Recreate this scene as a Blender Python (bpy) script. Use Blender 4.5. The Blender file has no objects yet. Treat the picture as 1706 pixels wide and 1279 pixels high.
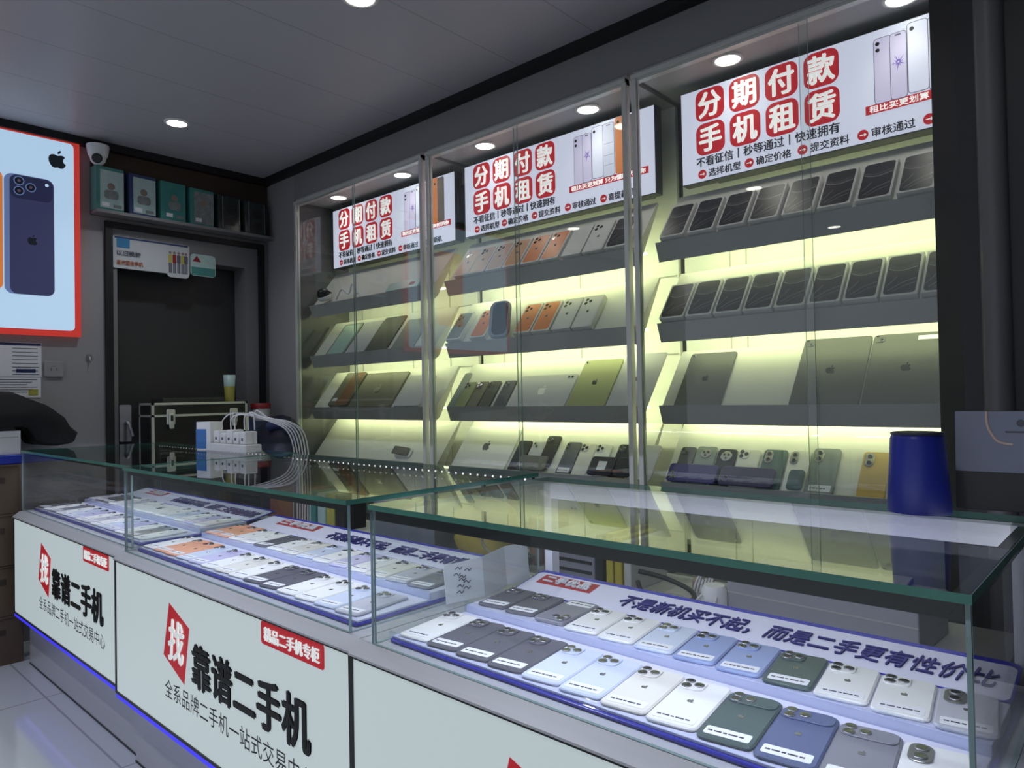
import bpy, math, random
from mathutils import Matrix, Vector
random.seed(7)
R = math.radians
scene = bpy.context.scene
COL = scene.collection

# ------------------------------------------------------------------ camera
cam_d = bpy.data.cameras.new('camera'); cam_d.sensor_width = 36.0
cam_d.lens = 24.87; cam_d.clip_start = 0.02; cam_d.clip_end = 60
cam = bpy.data.objects.new('camera', cam_d); COL.objects.link(cam)
yaw, pitch, roll = R(42.436), R(0.953), R(-1.07)
fw = Vector((-math.sin(yaw)*math.cos(pitch), math.cos(yaw)*math.cos(pitch), math.sin(pitch)))
rt = Vector((math.cos(yaw), math.sin(yaw), 0)); up = rt.cross(fw)
r2 = rt*math.cos(roll)+up*math.sin(roll); u2 = up*math.cos(roll)-rt*math.sin(roll)
mw = Matrix((r2, u2, -fw)).transposed().to_4x4(); mw.translation = (0, 0, 1.13)
cam.matrix_world = mw
scene.camera = cam

# ------------------------------------------------------------------ world, view, render options
wd = bpy.data.worlds.new('world'); scene.world = wd; wd.use_nodes = True
wd.node_tree.nodes['Background'].inputs[0].default_value = (0.80, 0.86, 1.0, 1)
wd.node_tree.nodes['Background'].inputs[1].default_value = 0.42
scene.view_settings.view_transform = 'Standard'
scene.view_settings.look = 'None'
scene.view_settings.exposure = 0.0
scene.view_settings.gamma = 1.0
scene.view_settings.use_curve_mapping = False
scene.cycles.transparent_max_bounces = 40
scene.cycles.max_bounces = 10
scene.cycles.glossy_bounces = 6
scene.cycles.sample_clamp_indirect = 4.0
scene.cycles.use_denoising = True
scene.cycles.caustics_reflective = False
scene.cycles.caustics_refractive = False

SHELF_LED, CASE_LED, SPOT_W, SIGN_E, PANEL_E, POSTER_E = 1.65, 2.3, 1.6, 0.66, 0.44, 0.52

def area(name, loc, direction, sx, sy, power, color, parent=None, spread=180):
    l = bpy.data.lights.new(name, 'AREA'); l.shape = 'RECTANGLE'; l.size = sx; l.size_y = sy
    l.energy = power; l.color = color; l.spread = R(spread)
    o = bpy.data.objects.new(name, l); COL.objects.link(o)
    d = Vector(direction).normalized()
    q = d.to_track_quat('-Z', 'Y')
    if abs(d.x) < 1e-6:                      # keep the long side along X
        zz = -d; xx = Vector((1, 0, 0)); yy = zz.cross(xx)
        q = Matrix((xx, yy, zz)).transposed().to_quaternion()
    o.rotation_euler = q.to_euler(); o.location = loc
    if parent: o.parent = parent
    return o

# ------------------------------------------------------------------ materials
MATS = {}
def mat(name, col=(.8, .8, .8), rough=.5, metal=0.0, emit=0.0, ecol=None, noise=0.0, scale=30, spec=.5, bump=0.0, stretch=None):
    if name in MATS: return MATS[name]
    m = bpy.data.materials.new(name); m.use_nodes = True
    nt = m.node_tree; b = nt.nodes['Principled BSDF']
    b.inputs['Base Color'].default_value = (*col, 1); b.inputs['Roughness'].default_value = rough
    b.inputs['Metallic'].default_value = metal; b.inputs['Specular IOR Level'].default_value = spec
    if emit:
        b.inputs['Emission Color'].default_value = (*(ecol or col), 1); b.inputs['Emission Strength'].default_value = emit
    if noise or bump:
        tc = nt.nodes.new('ShaderNodeTexCoord'); n = nt.nodes.new('ShaderNodeTexNoise')
        n.inputs['Scale'].default_value = scale; n.inputs['Detail'].default_value = 4
        src = tc.outputs['Object']
        if stretch:
            mp = nt.nodes.new('ShaderNodeMapping'); mp.inputs['Scale'].default_value = stretch
            nt.links.new(src, mp.inputs[0]); src = mp.outputs[0]
        nt.links.new(src, n.inputs['Vector'])
        if noise:
            mx = nt.nodes.new('ShaderNodeMix'); mx.data_type = 'RGBA'
            mx.inputs[6].default_value = tuple(max(0, c*(1-noise)) for c in col)+(1,)
            mx.inputs[7].default_value = tuple(min(1, c*(1+noise)) for c in col)+(1,)
            nt.links.new(n.outputs['Fac'], mx.inputs[0]); nt.links.new(mx.outputs[2], b.inputs['Base Color'])
        if bump:
            bp = nt.nodes.new('ShaderNodeBump'); bp.inputs['Strength'].default_value = bump; bp.inputs['Distance'].default_value = .01
            nt.links.new(n.outputs['Fac'], bp.inputs['Height']); nt.links.new(bp.outputs[0], b.inputs['Normal'])
    MATS[name] = m
    return m

def glass_mat(name, tint, f0=.045):
    m = bpy.data.materials.new(name); m.use_nodes = True; nt = m.node_tree; nt.nodes.clear()
    out = nt.nodes.new('ShaderNodeOutputMaterial'); tr = nt.nodes.new('ShaderNodeBsdfTransparent')
    gl = nt.nodes.new('ShaderNodeBsdfGlossy'); gl.inputs['Roughness'].default_value = .0
    tr.inputs[0].default_value = (*tint, 1)
    ge = nt.nodes.new('ShaderNodeNewGeometry'); dt = nt.nodes.new('ShaderNodeVectorMath'); dt.operation = 'DOT_PRODUCT'
    nt.links.new(ge.outputs['Incoming'], dt.inputs[0]); nt.links.new(ge.outputs['Normal'], dt.inputs[1])
    def mth(op, a, b=None):
        n = nt.nodes.new('ShaderNodeMath'); n.operation = op
        for k, v in enumerate((a, b)):
            if v is None: continue
            if hasattr(v, 'is_linked'): nt.links.new(v, n.inputs[k])
            else: n.inputs[k].default_value = v
        return n.outputs[0]
    c = mth('ABSOLUTE', dt.outputs['Value']); k = mth('SUBTRACT', 1.0, c); p = mth('POWER', k, 5.0)
    f = mth('ADD', mth('MULTIPLY', p, 1-f0), f0)
    mx = nt.nodes.new('ShaderNodeMixShader'); nt.links.new(f, mx.inputs[0])
    nt.links.new(tr.outputs[0], mx.inputs[1]); nt.links.new(gl.outputs[0], mx.inputs[2]); nt.links.new(mx.outputs[0], out.inputs[0])
    MATS[name] = m
    return m

def tile_mat(name, c1, c2, rough, sx, sy, line=.012):
    m = bpy.data.materials.new(name); m.use_nodes = True; nt = m.node_tree; b = nt.nodes['Principled BSDF']
    tc = nt.nodes.new('ShaderNodeTexCoord'); mp = nt.nodes.new('ShaderNodeMapping'); br = nt.nodes.new('ShaderNodeTexBrick')
    br.offset = 0; br.inputs['Color1'].default_value = (*c1, 1); br.inputs['Color2'].default_value = (*c1, 1); br.inputs['Mortar'].default_value = (*c2, 1)
    br.inputs['Scale'].default_value = 1; br.inputs['Mortar Size'].default_value = line
    br.inputs['Brick Width'].default_value = sx; br.inputs['Row Height'].default_value = sy
    nt.links.new(tc.outputs['Object'], mp.inputs[0]); nt.links.new(mp.outputs[0], br.inputs[0]); nt.links.new(br.outputs[0], b.inputs['Base Color'])
    b.inputs['Roughness'].default_value = rough
    MATS[name] = m
    return m

glass_mat('clear_glass', (.97, .985, .975))
glass_mat('door_glass', (.965, .985, .97), .07)
glass_mat('acrylic', (.93, .95, .99), .06)
mat('glass_edge', (.075, .23, .18), .15, noise=.3, scale=12)
mat('glass_edge_pale', (.30, .42, .44), .15)
mat('wall_paint', (.30, .30, .305), .6, noise=.04, scale=6)
mat('side_gloss', (.16, .16, .165), .08, spec=.8)
mat('soffit_paint', (.25, .25, .25), .55, noise=.03, scale=5)
mat('black_trim', (.006, .006, .007), .5)
mat('black_plastic', (.012, .012, .014), .4, noise=.2)
mat('dark_door', (.035, .035, .036), .45, noise=.1, scale=8)
mat('grey_frame', (.20, .20, .205), .5)
mat('column_dark', (.035, .035, .036), .5, noise=.05, scale=4)
mat('highlight_grey', (.15, .15, .15), .38, noise=.05, scale=4)
mat('aluminium', (.66, .68, .64), .4, .25, noise=.06, scale=60, stretch=(1, 1, .05))
mat('silver', (.60, .61, .64), .36, .35, noise=.08, scale=80, stretch=(.03, 1, 1))
mat('bright_metal', (.72, .72, .70), .3, .5, noise=.06, scale=40)
mat('dark_bar', (.02, .022, .022), .4)
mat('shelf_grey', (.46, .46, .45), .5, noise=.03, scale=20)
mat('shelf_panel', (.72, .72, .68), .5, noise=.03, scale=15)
mat('back_white', (.80, .80, .78), .55, noise=.03, scale=3)
mat('white_frame', (.80, .80, .86), .4)
mat('white_plastic', (.78, .79, .80), .4, noise=.03)
mat('paper', (.76, .77, .80), .7, noise=.03, scale=40)
mat('white_card', (.74, .74, .72), .5, noise=.03)
mat('tray_white', (.70, .70, .84), .45, noise=.02)
mat('blue_acrylic', (.03, .03, .42), .2, noise=.2, scale=9)
mat('blue_glow', (.02, .02, .3), .4, emit=1.1, ecol=(.035, .03, .72))
mat('rail_added_glow', (.8, .8, .86), .4, emit=.42, ecol=(.78, .80, 1.0))  # white rail is no lamp; emission added so it looks brightly lit
mat('led_white', (1, 1, 1), .5, emit=6, ecol=(.93, .95, 1))
mat('led_dot', (1, 1, 1), .5, emit=5, ecol=(1, .98, .95))
mat('led_warm', (1, 1, 1), .5, emit=3, ecol=(.95, 1, .62))
mat('lamp_disc', (1, 1, 1), .5, emit=9, ecol=(1, .97, .88))
mat('lamp_ring', (.8, .8, .78), .35)
mat('sign_face', (.46, .48, .56), .4, emit=SIGN_E, ecol=(.80, .83, 1.04))
mat('sign_red', (.30, .01, .015), .4, emit=SIGN_E, ecol=(.50, .015, .025))
mat('sign_white', (.6, .6, .6), .4, emit=SIGN_E, ecol=(1, 1, 1))
mat('sign_black', (.01, .01, .012), .5)
mat('sign_lilac', (.4, .38, .5), .4, emit=SIGN_E, ecol=(.66, .62, .86))
mat('sign_pale', (.4, .42, .5), .4, emit=SIGN_E, ecol=(.66, .70, .86))
mat('sign_line', (.08, .08, .12), .4, emit=SIGN_E, ecol=(.10, .10, .16))
mat('sign_orange', (.4, .15, .06), .4, emit=SIGN_E, ecol=(.66, .22, .07))
mat('sign_brown', (.08, .07, .06), .4, emit=SIGN_E, ecol=(.16, .14, .12))
mat('sign_violet', (.1, .06, .3), .4, emit=SIGN_E, ecol=(.17, .10, .50))
mat('sign_box', (.045, .05, .055), .5)
mat('panel_face', (.3, .31, .31), .35, emit=PANEL_E, ecol=(.80, .95, .98))
mat('panel_red', (.25, .005, .01), .4, emit=PANEL_E, ecol=(.60, .012, .025))
mat('panel_white', (.5, .5, .5), .4, emit=PANEL_E, ecol=(.95, 1, 1))
mat('panel_black', (.006, .006, .008), .5)
mat('poster_face', (.3, .35, .4), .35, emit=POSTER_E, ecol=(.70, 1.0, 1.32))
mat('poster_red', (.3, .012, .012), .4, emit=POSTER_E, ecol=(.72, .055, .04))
mat('poster_navy', (.02, .022, .05), .4, emit=POSTER_E, ecol=(.048, .055, .14))
mat('poster_navy_deep', (.01, .01, .03), .4, emit=POSTER_E, ecol=(.025, .03, .085))
mat('poster_rim', (.1, .15, .3), .4, emit=POSTER_E, ecol=(.16, .24, .48))
mat('poster_orange', (.4, .12, .03), .4, emit=POSTER_E, ecol=(.95, .28, .06))
mat('poster_black', (.004, .005, .008), .4, emit=POSTER_E, ecol=(.008, .012, .02))
mat('poster_lens', (.15, .1, .15), .3, emit=POSTER_E, ecol=(.10, .07, .12))
mat('screen_dark', (.016, .016, .018), .35, spec=.25)
mat('screen_mid', (.055, .055, .06), .4, spec=.25)
mat('screen_line', (.33, .33, .34), .3)
mat('gadget_blue', (.30, .36, .44), .45)
mat('lens_black', (.012, .012, .015), .08)
mat('lens_ring', (.30, .30, .31), .25, .8)
mat('label_white', (.82, .83, .86), .5)
mat('ink', (.03, .03, .05), .6)
mat('ink_blue', (.035, .03, .22), .5)
mat('tray_red', (.42, .03, .035), .5)
mat('cardboard', (.115, .08, .05), .75, noise=.12, scale=14)
mat('cardboard_ink', (.05, .035, .025), .8)
mat('brown_wood', (.05, .033, .02), .6, noise=.3, scale=9, stretch=(1, .15, 1))
mat('navy_plastic', (.012, .022, .24), .35, noise=.06, scale=5)
mat('blue_lid', (.012, .03, .36), .4)
mat('jacket_black', (.006, .006, .007), .9, bump=.4, scale=25)
mat('teal', (.05, .24, .22), .4, noise=.15)
mat('teal_pale', (.42, .58, .56), .35, noise=.15, scale=50)
mat('grey_print', (.22, .25, .25), .35, noise=.5, scale=40)
mat('dark_print', (.03, .04, .04), .2, noise=.5, scale=30)
mat('skin_print', (.25, .2, .17), .5)
mat('yellow_green', (.42, .40, .08), .4)
mat('yellow_bag', (.55, .43, .08), .45, noise=.25, scale=20, bump=.5)
mat('yellow_spine', (.42, .35, .03), .5)
mat('brown_spine', (.20, .10, .05), .6)
mat('red_lid', (.25, .015, .02), .4)
mat('rust_red', (.20, .05, .04), .6, noise=.2)
mat('cable_white', (.72, .72, .74), .45)
mat('cable_black', (.01, .01, .01), .45)
mat('cable_green', (.06, .08, .05), .5)
mat('case_blue', (.035, .16, .45), .4)
mat('banner_white', (.52, .54, .56), .5)
mat('banner_blue', (.03, .20, .40), .5)
mat('banner_navy', (.03, .05, .14), .5)
mat('banner_orange', (.50, .14, .04), .5)
mat('ink_grey', (.10, .10, .13), .6)
mat('carton_grey', (.34, .34, .38), .5, noise=.06, scale=10)
mat('notice_grey', (.24, .26, .34), .5, noise=.03)
mat('slate_item', (.22, .23, .27), .5, noise=.2, scale=20)
mat('wire_tan', (.32, .25, .18), .6)
tile_mat('floor_tile', (.58, .61, .62), (.36, .37, .38), .12, .8, .8, .004)
tile_mat('ceiling_panel', (.47, .46, .50), (.33, .32, .35), .38, .38, 2.4, .003)

# phone back colours
PC = dict(white=(.70, .71, .77), ice=(.60, .66, .80), cream=(.74, .72, .66), graphite=(.115, .115, .14), grey=(.22, .22, .26),
          blue=(.30, .37, .62), green=(.075, .11, .11), slate=(.10, .125, .24), silver=(.52, .52, .58), orange=(.80, .27, .10),
          pink=(.66, .50, .42), peach=(.70, .42, .25), purple=(.065, .055, .22), violet=(.06, .05, .12), coral=(.80, .40, .25), black=(.015, .015, .018), lilac=(.55, .53, .74),
          sage=(.30, .33, .20), khaki=(.17, .165, .13), mist=(.26, .30, .30), gold=(.60, .42, .14), navy=(.02, .022, .04), teal=(.10, .16, .16), mid=(.115, .117, .11), limey=(.34, .36, .18))
for k, v in PC.items(): mat('back_'+k, v, .38, noise=.02, scale=8, spec=.3)

# ------------------------------------------------------------------ mesh builder
class MB:
    def __init__(s): s.v = []; s.f = []; s.mi = []; s.sm = []; s.x = Matrix.Identity(4)
    def add(s, vs, fs, mi=0, smooth=False):
        n = len(s.v); s.v += [tuple(s.x @ Vector(p)) for p in vs]
        for k, f in enumerate(fs):
            s.f.append([n+i for i in f]); s.mi.append(mi[k] if isinstance(mi, (list, tuple)) else mi); s.sm.append(smooth)
        return s
    def box(s, x0, x1, y0, y1, z0, z1, mi=0):
        return s.add([(x0,y0,z0),(x1,y0,z0),(x1,y1,z0),(x0,y1,z0),(x0,y0,z1),(x1,y0,z1),(x1,y1,z1),(x0,y1,z1)],
                     [(0,3,2,1),(4,5,6,7),(0,1,5,4),(1,2,6,5),(2,3,7,6),(3,0,4,7)], mi)
    def prism(s, pts, z0, z1, mi=0, axis='z', smooth=False):
        def q(p, h): return (p[0], p[1], h) if axis == 'z' else ((h, p[0], p[1]) if axis == 'x' else (p[0], h, p[1]))
        n = len(pts)
        s.add([q(p, z0) for p in pts]+[q(p, z1) for p in pts], [list(range(n))[::-1], list(range(n, 2*n))], mi)
        s.add([q(p, z0) for p in pts]+[q(p, z1) for p in pts], [(i, (i+1) % n, n+(i+1) % n, n+i) for i in range(n)], mi, smooth)
        return s
    def rprism(s, x0, x1, y0, y1, z0, z1, r, c=0, mi=0, n=4, top=None):
        def ring(i, z):
            out = []; rr = max(r-i, 1e-4)
            for cx, cy, a0 in ((x1-i-rr, y0+i+rr, -90), (x1-i-rr, y1-i-rr, 0), (x0+i+rr, y1-i-rr, 90), (x0+i+rr, y0+i+rr, 180)):
                for k in range(n+1):
                    a = R(a0+90*k/n); out.append((cx+rr*math.cos(a), cy+rr*math.sin(a), z))
            return out
        rings = [ring(c, z0), ring(0, z0+c), ring(0, z1-c), ring(c, z1)] if c else [ring(0, z0), ring(0, z1)]
        N = len(rings[0]); vs = [p for rg in rings for p in rg]; fs = [list(range(N))[::-1]]; mm = [mi]
        for k in range(len(rings)-1):
            for i in range(N): fs.append((k*N+i, k*N+(i+1) % N, (k+1)*N+(i+1) % N, (k+1)*N+i)); mm.append(mi)
        fs.append(list(range((len(rings)-1)*N, len(rings)*N))); mm.append(mi if top is None else top)
        return s.add(vs, fs, mm)
    def lathe(s, prof, n=20, mi=0, c=(0, 0, 0), smooth=True):
        vs = []; fs = []
        for r, z in prof:
            for k in range(n):
                a = 2*math.pi*k/n; vs.append((c[0]+r*math.cos(a), c[1]+r*math.sin(a), c[2]+z))
        for j in range(len(prof)-1):
            for k in range(n): fs.append((j*n+k, j*n+(k+1) % n, (j+1)*n+(k+1) % n, (j+1)*n+k))
        s.add(vs, fs, mi, smooth)
        s.add(vs, [list(range(n))[::-1], list(range((len(prof)-1)*n, len(prof)*n))], mi)
        return s
    def cyl(s, c, r, z0, z1, n=16, mi=0): return s.lathe([(r, z0), (r, z1)], n, mi, c)
    def tube(s, pts, r, n=6, mi=0, sub=6):
        P = [Vector(p) for p in pts]; Q = []
        if len(P) == 2: Q = P
        else:
            for i in range(len(P)-1):
                p0, p1, p2, p3 = P[max(i-1, 0)], P[i], P[i+1], P[min(i+2, len(P)-1)]
                for k in range(sub):
                    t = k/sub
                    Q.append(.5*((2*p1)+(p2-p0)*t+(2*p0-5*p1+4*p2-p3)*t*t+(3*p1-p0-3*p2+p3)*t**3))
            Q.append(P[-1])
        vs = []; ref = Vector((.31, .17, .94))
        for i, q in enumerate(Q):
            d = (Q[min(i+1, len(Q)-1)]-Q[max(i-1, 0)]).normalized(); a = d.cross(ref)
            if a.length < 1e-4: a = d.cross(Vector((1, 0, 0)))
            a.normalize(); b = d.cross(a)
            for k in range(n):
                t = 2*math.pi*k/n; vs.append(q+r*(a*math.cos(t)+b*math.sin(t)))
        fs = [(i*n+k, i*n+(k+1) % n, (i+1)*n+(k+1) % n, (i+1)*n+k) for i in range(len(Q)-1) for k in range(n)]
        s.add(vs, fs, mi, True); s.add(vs, [list(range(n))[::-1], list(range(len(vs)-n, len(vs)))], mi)
        return s
    def mesh(s, name, mats):
        me = bpy.data.meshes.new(name); me.from_pydata(s.v, [], s.f)
        for m in (mats if isinstance(mats, (list, tuple)) else [mats]): me.materials.append(MATS[m])
        me.polygons.foreach_set('material_index', s.mi); me.polygons.foreach_set('use_smooth', s.sm); me.update()
        return me
    def build(s, name, mats, parent=None, loc=None, rot=None):
        return put(name, s.mesh(name, mats), parent, loc, rot)

def put(name, me, parent=None, loc=None, rot=None):
    o = bpy.data.objects.new(name, me); COL.objects.link(o)
    if parent: o.parent = parent
    if loc: o.location = loc
    if rot: o.rotation_euler = rot
    return o
LABELS = set()
def tag(o, label, cat, group=None):
    if label in LABELS and not group: print('DUPLICATE LABEL', label)
    LABELS.add(label)
    o['label'] = label; o['category'] = cat
    if group: o['group'] = group
    return o
def thing(name, label, cat, loc=(0, 0, 0), rot=(0, 0, 0), group=None):
    o = bpy.data.objects.new(name, None); COL.objects.link(o); o.location = loc; o.rotation_euler = rot
    o.empty_display_size = .05
    return tag(o, label, cat, group)
def struct(o): o['kind'] = 'structure'; return o
def dup(root, loc, rot=None, label=None, group=None):
    r = root.copy(); COL.objects.link(r); r.location = loc
    if rot: r.rotation_euler = rot
    if label: r['label'] = label; LABELS.add(label)
    if group: r['group'] = group
    for ch in list(root.children):
        c = ch.copy(); COL.objects.link(c); c.parent = r
        for g in ch.children:
            d = g.copy(); COL.objects.link(d); d.parent = c
    return r
BOXN = {}
def pane(name, x0, x1, y0, y1, z0, z1, m, edge, parent):
    d = [x1-x0, y1-y0, z1-z0]; t = d.index(min(d))
    order = [2, 2, 1, 0, 1, 0]
    b = MB(); b.box(x0, x1, y0, y1, z0, z1, [0 if a == t else 1 for a in order])
    return b.build(name, [m, edge], parent)

# ------------------------------------------------------------------ lettering (flat print, its own mesh)
TXT = {}
def text_mesh(body, bold=0.0):
    key = (body, bold)
    if key in TXT: return TXT[key]
    cu = bpy.data.curves.new('lettering', 'FONT'); cu.body = body; cu.size = 1; cu.fill_mode = 'FRONT' if cu.dimensions == '2D' else 'FULL'
    cu.extrude = 0; cu.resolution_u = 3
    o = bpy.data.objects.new('lettering', cu); COL.objects.link(o)
    dg = bpy.context.evaluated_depsgraph_get()
    me = bpy.data.meshes.new_from_object(o.evaluated_get(dg)); bpy.data.objects.remove(o); bpy.data.curves.remove(cu)
    vs = [tuple(v.co) for v in me.vertices]; fs = [list(p.vertices) for p in me.polygons]; bpy.data.meshes.remove(me)
    if bold:
        V = []; F = []
        for k, (a, b) in enumerate(((0, 0), (1, 0), (-1, 0), (0, .8), (0, -.8), (.7, .6), (-.7, -.6), (.7, -.6), (-.7, .6))):
            n = len(V); V += [(x+a*bold, y+b*bold, k*.0004) for x, y, z in vs]; F += [[n+i for i in f] for f in fs]
        vs, fs = V, F
    x0 = min(v[0] for v in vs); x1 = max(v[0] for v in vs); y0 = min(v[1] for v in vs); y1 = max(v[1] for v in vs)
    TXT[key] = (vs, fs, x0, x1, y0, y1)
    return TXT[key]
def text_into(mb, body, x, y, w, h, z=.0006, mi=0, bold=0.0, shear=0.0):
    vs, fs, x0, x1, y0, y1 = text_mesh(body, bold)
    sx = w/(x1-x0); sy = h/(y1-y0)
    return mb.add([(x+(a-x0)*sx+shear*(b-y0)*sy, y+(b-y0)*sy, z+c) for a, b, c in vs], fs, mi)
def lettering(name, body, x, y, w, h, m, parent, z=.0006, bold=0.0, shear=0.0):
    mb = MB(); text_into(mb, body, x, y, w, h, z, 0, bold, shear); return mb.build(name, m, parent)

FRUIT = [(-.05,-.47),(-.14,-.5),(-.24,-.47),(-.34,-.36),(-.41,-.2),(-.43,-.03),(-.4,.1),(-.31,.2),(-.18,.235),(-.06,.2),(0,.18),(.07,.2),(.18,.235),(.28,.21),(.355,.14),(.28,.06),(.25,-.05),(.28,-.16),(.39,-.24),(.34,-.36),(.25,-.47),(.14,-.5),(.05,-.47),(0,-.455)]
LEAF = [(0,.27),(.0,.36),(.05,.44),(.15,.49),(.155,.39),(.1,.31)]
def emblem_into(mb, cx, cy, s, z=.0006, mi=0, t=.0003):
    for P in (FRUIT, LEAF): mb.prism([(cx+a*s, cy+b*s) for a, b in P][::-1] if False else [(cx+a*s, cy+b*s) for a, b in P], z, z+t, mi)
    return mb

# ================================================================== room shell
H = 1.13
CEIL = 2.48
struct(MB().box(-4.25, 2.2, -3.0, 2.75, -.1, 0).build('floor', 'floor_tile'))
struct(MB().box(-4.25, 2.2, -3.0, 2.75, CEIL, CEIL+.1).build('ceiling', 'ceiling_panel'))
w = MB(); w.box(-4.25, -4.03, -3, 1.30, 0, CEIL); w.box(-4.25, -4.03, 2.14, 2.75, 0, CEIL); w.box(-4.25, -4.03, 1.30, 2.14, 2.06, CEIL)
struct(w.build('wall_left', 'wall_paint'))
struct(MB().box(-4.03, 2.2, 2.62, 2.75, 0, CEIL).build('wall_back', 'wall_paint'))
struct(MB().box(2.1, 2.2, -3, 2.62, 0, CEIL).build('wall_right', 'wall_paint'))
struct(MB().box(-4.03, -3.715, 2.2, 2.62, 0, CEIL).build('wall_corner', 'wall_paint'))
struct(MB().box(-3.715, -.17, 2.2, 2.62, 2.30, CEIL).build('wall_soffit', 'soffit_paint'))
struct(MB().box(-4.03, -3.985, -3, 2.2, CEIL-.038, CEIL).build('trim_1', 'black_trim'))
struct(MB().box(-3.985, -.17, 2.155, 2.2, CEIL-.035, CEIL).build('trim_2', 'black_trim'))
# moulded grey column by the display wall, its highlight painted as a lighter half-round
cp = [(-.425, 2.13), (-.36, 2.075), (-.318, 2.066), (-.318, 2.12), (-.255, 2.12), (-.255, 2.066), (.45, 2.066), (.45, 2.62), (-.165, 2.62), (-.165, 2.19), (-.425, 2.19)]
struct(MB().prism(cp, 0, CEIL).build('wall_column', 'column_dark'))
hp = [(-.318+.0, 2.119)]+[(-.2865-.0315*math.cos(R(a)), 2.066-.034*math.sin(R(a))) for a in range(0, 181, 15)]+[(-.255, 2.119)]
struct(MB().prism(hp, 0, CEIL, 0, 'z', True).build('column_highlight_band', 'highlight_grey'))

# door with its frame and lintel
door = struct(MB().box(-4.20, -4.16, 1.345, 2.095, 0, 1.93).build('door_1', 'dark_door'))
fr = MB()
for a in ((-4.03, -4.005, 1.284, 1.318), (-4.03, -4.005, 2.133, 2.166)): fr.box(*a, 0, 2.078)
fr.box(-4.03, -4.005, 1.318, 2.133, 2.048, 2.078)
fr.build('door_frame', 'black_trim', door)
jb = MB(); jb.box(-4.22, -4.03, 1.31, 1.345, 0, 2.05); jb.box(-4.22, -4.03, 2.05, 2.14, 0, 2.05); jb.box(-4.22, -4.03, 1.345, 2.05, 1.925, 2.05)
jb.build('door_jamb', 'grey_frame', door)
hd = MB(); hd.rprism(-.03, .03, -.10, .10, 0, .008, .01); hd.x = Matrix.Translation((0, 0, .008)); hd.tube([(0, 0, 0), (0, 0, .04), (.02, -.07, .045)], .009)
hd.build('door_handle', 'silver', door, (-4.158, 1.42, 1.02), (R(90), 0, R(90)))

# ================================================================== lamps
def downlight(label, x, y, z, r, power, group=None):
    t = thing('ceiling_downlight', label, 'light', (x, y, z), group=group)
    MB().lathe([(r*1.28, 0), (r*1.28, -.004), (r*1.05, -.008), (r*.98, -.004)], 28).build('trim_ring', 'lamp_ring', t)
    MB().cyl((0, 0, 0), r*.98, -.0055, -.003, 28).build('diffuser', 'lamp_disc', t)
    l = bpy.data.lights.new('downlight_beam', 'SPOT'); l.energy = power; l.color = (1, .95, .84) if power < 3 else (.90, .94, 1); l.spot_size = R(125); l.spot_blend = .8; l.shadow_soft_size = r*.8
    o = bpy.data.objects.new('downlight_beam', l); COL.objects.link(o); o.parent = t; o.location = (0, 0, -.02)
    return t
downlight('round ceiling downlight nearest the security camera', -3.47, 1.43, CEIL, .045, 16)
downlight('round ceiling downlight cut by the top edge of the photo', -1.95, 1.41, CEIL, .05, 16)
for x, y, w_ in ((-3.47, -.15, 'over the shop floor beside the poster'), (-1.95, -.15, 'over the shop floor, second from the poster'), (-.45, -.15, 'over the shop floor behind the viewer'), (-1.95, -1.7, 'nearest the shop entrance'), (-.4, 1.41, 'above the nearest counter, out of the frame')):
    downlight('added unseen ceiling downlight '+w_, x, y, CEIL, .05, 34 if y < 0 else 5)  # unseen lamps, added to brighten the floor and counter fronts
ords = ['first', 'second', 'third', 'fourth', 'fifth', 'sixth', 'seventh', 'eighth', 'ninth', 'tenth', 'eleventh', 'twelfth', 'thirteenth', 'fourteenth', 'fifteenth']
CT = 2.285
for i, (x, dn) in enumerate([(-3.437, 'above the first large sign from the door wall, its door side'), (-2.86, 'above the first large sign from the door wall, its pillar side'), (-2.26, 'above the middle large sign, door side'),
                             (-1.675, 'above the middle large sign, pillar side'), (-1.077, 'above the large sign beside the grey pillar'), (-.533, 'tight beside the grey pillar at the cabinet top')]):
    downlight('small recessed display downlight '+dn, x, 2.318, CT, .042, SPOT_W)
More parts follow.
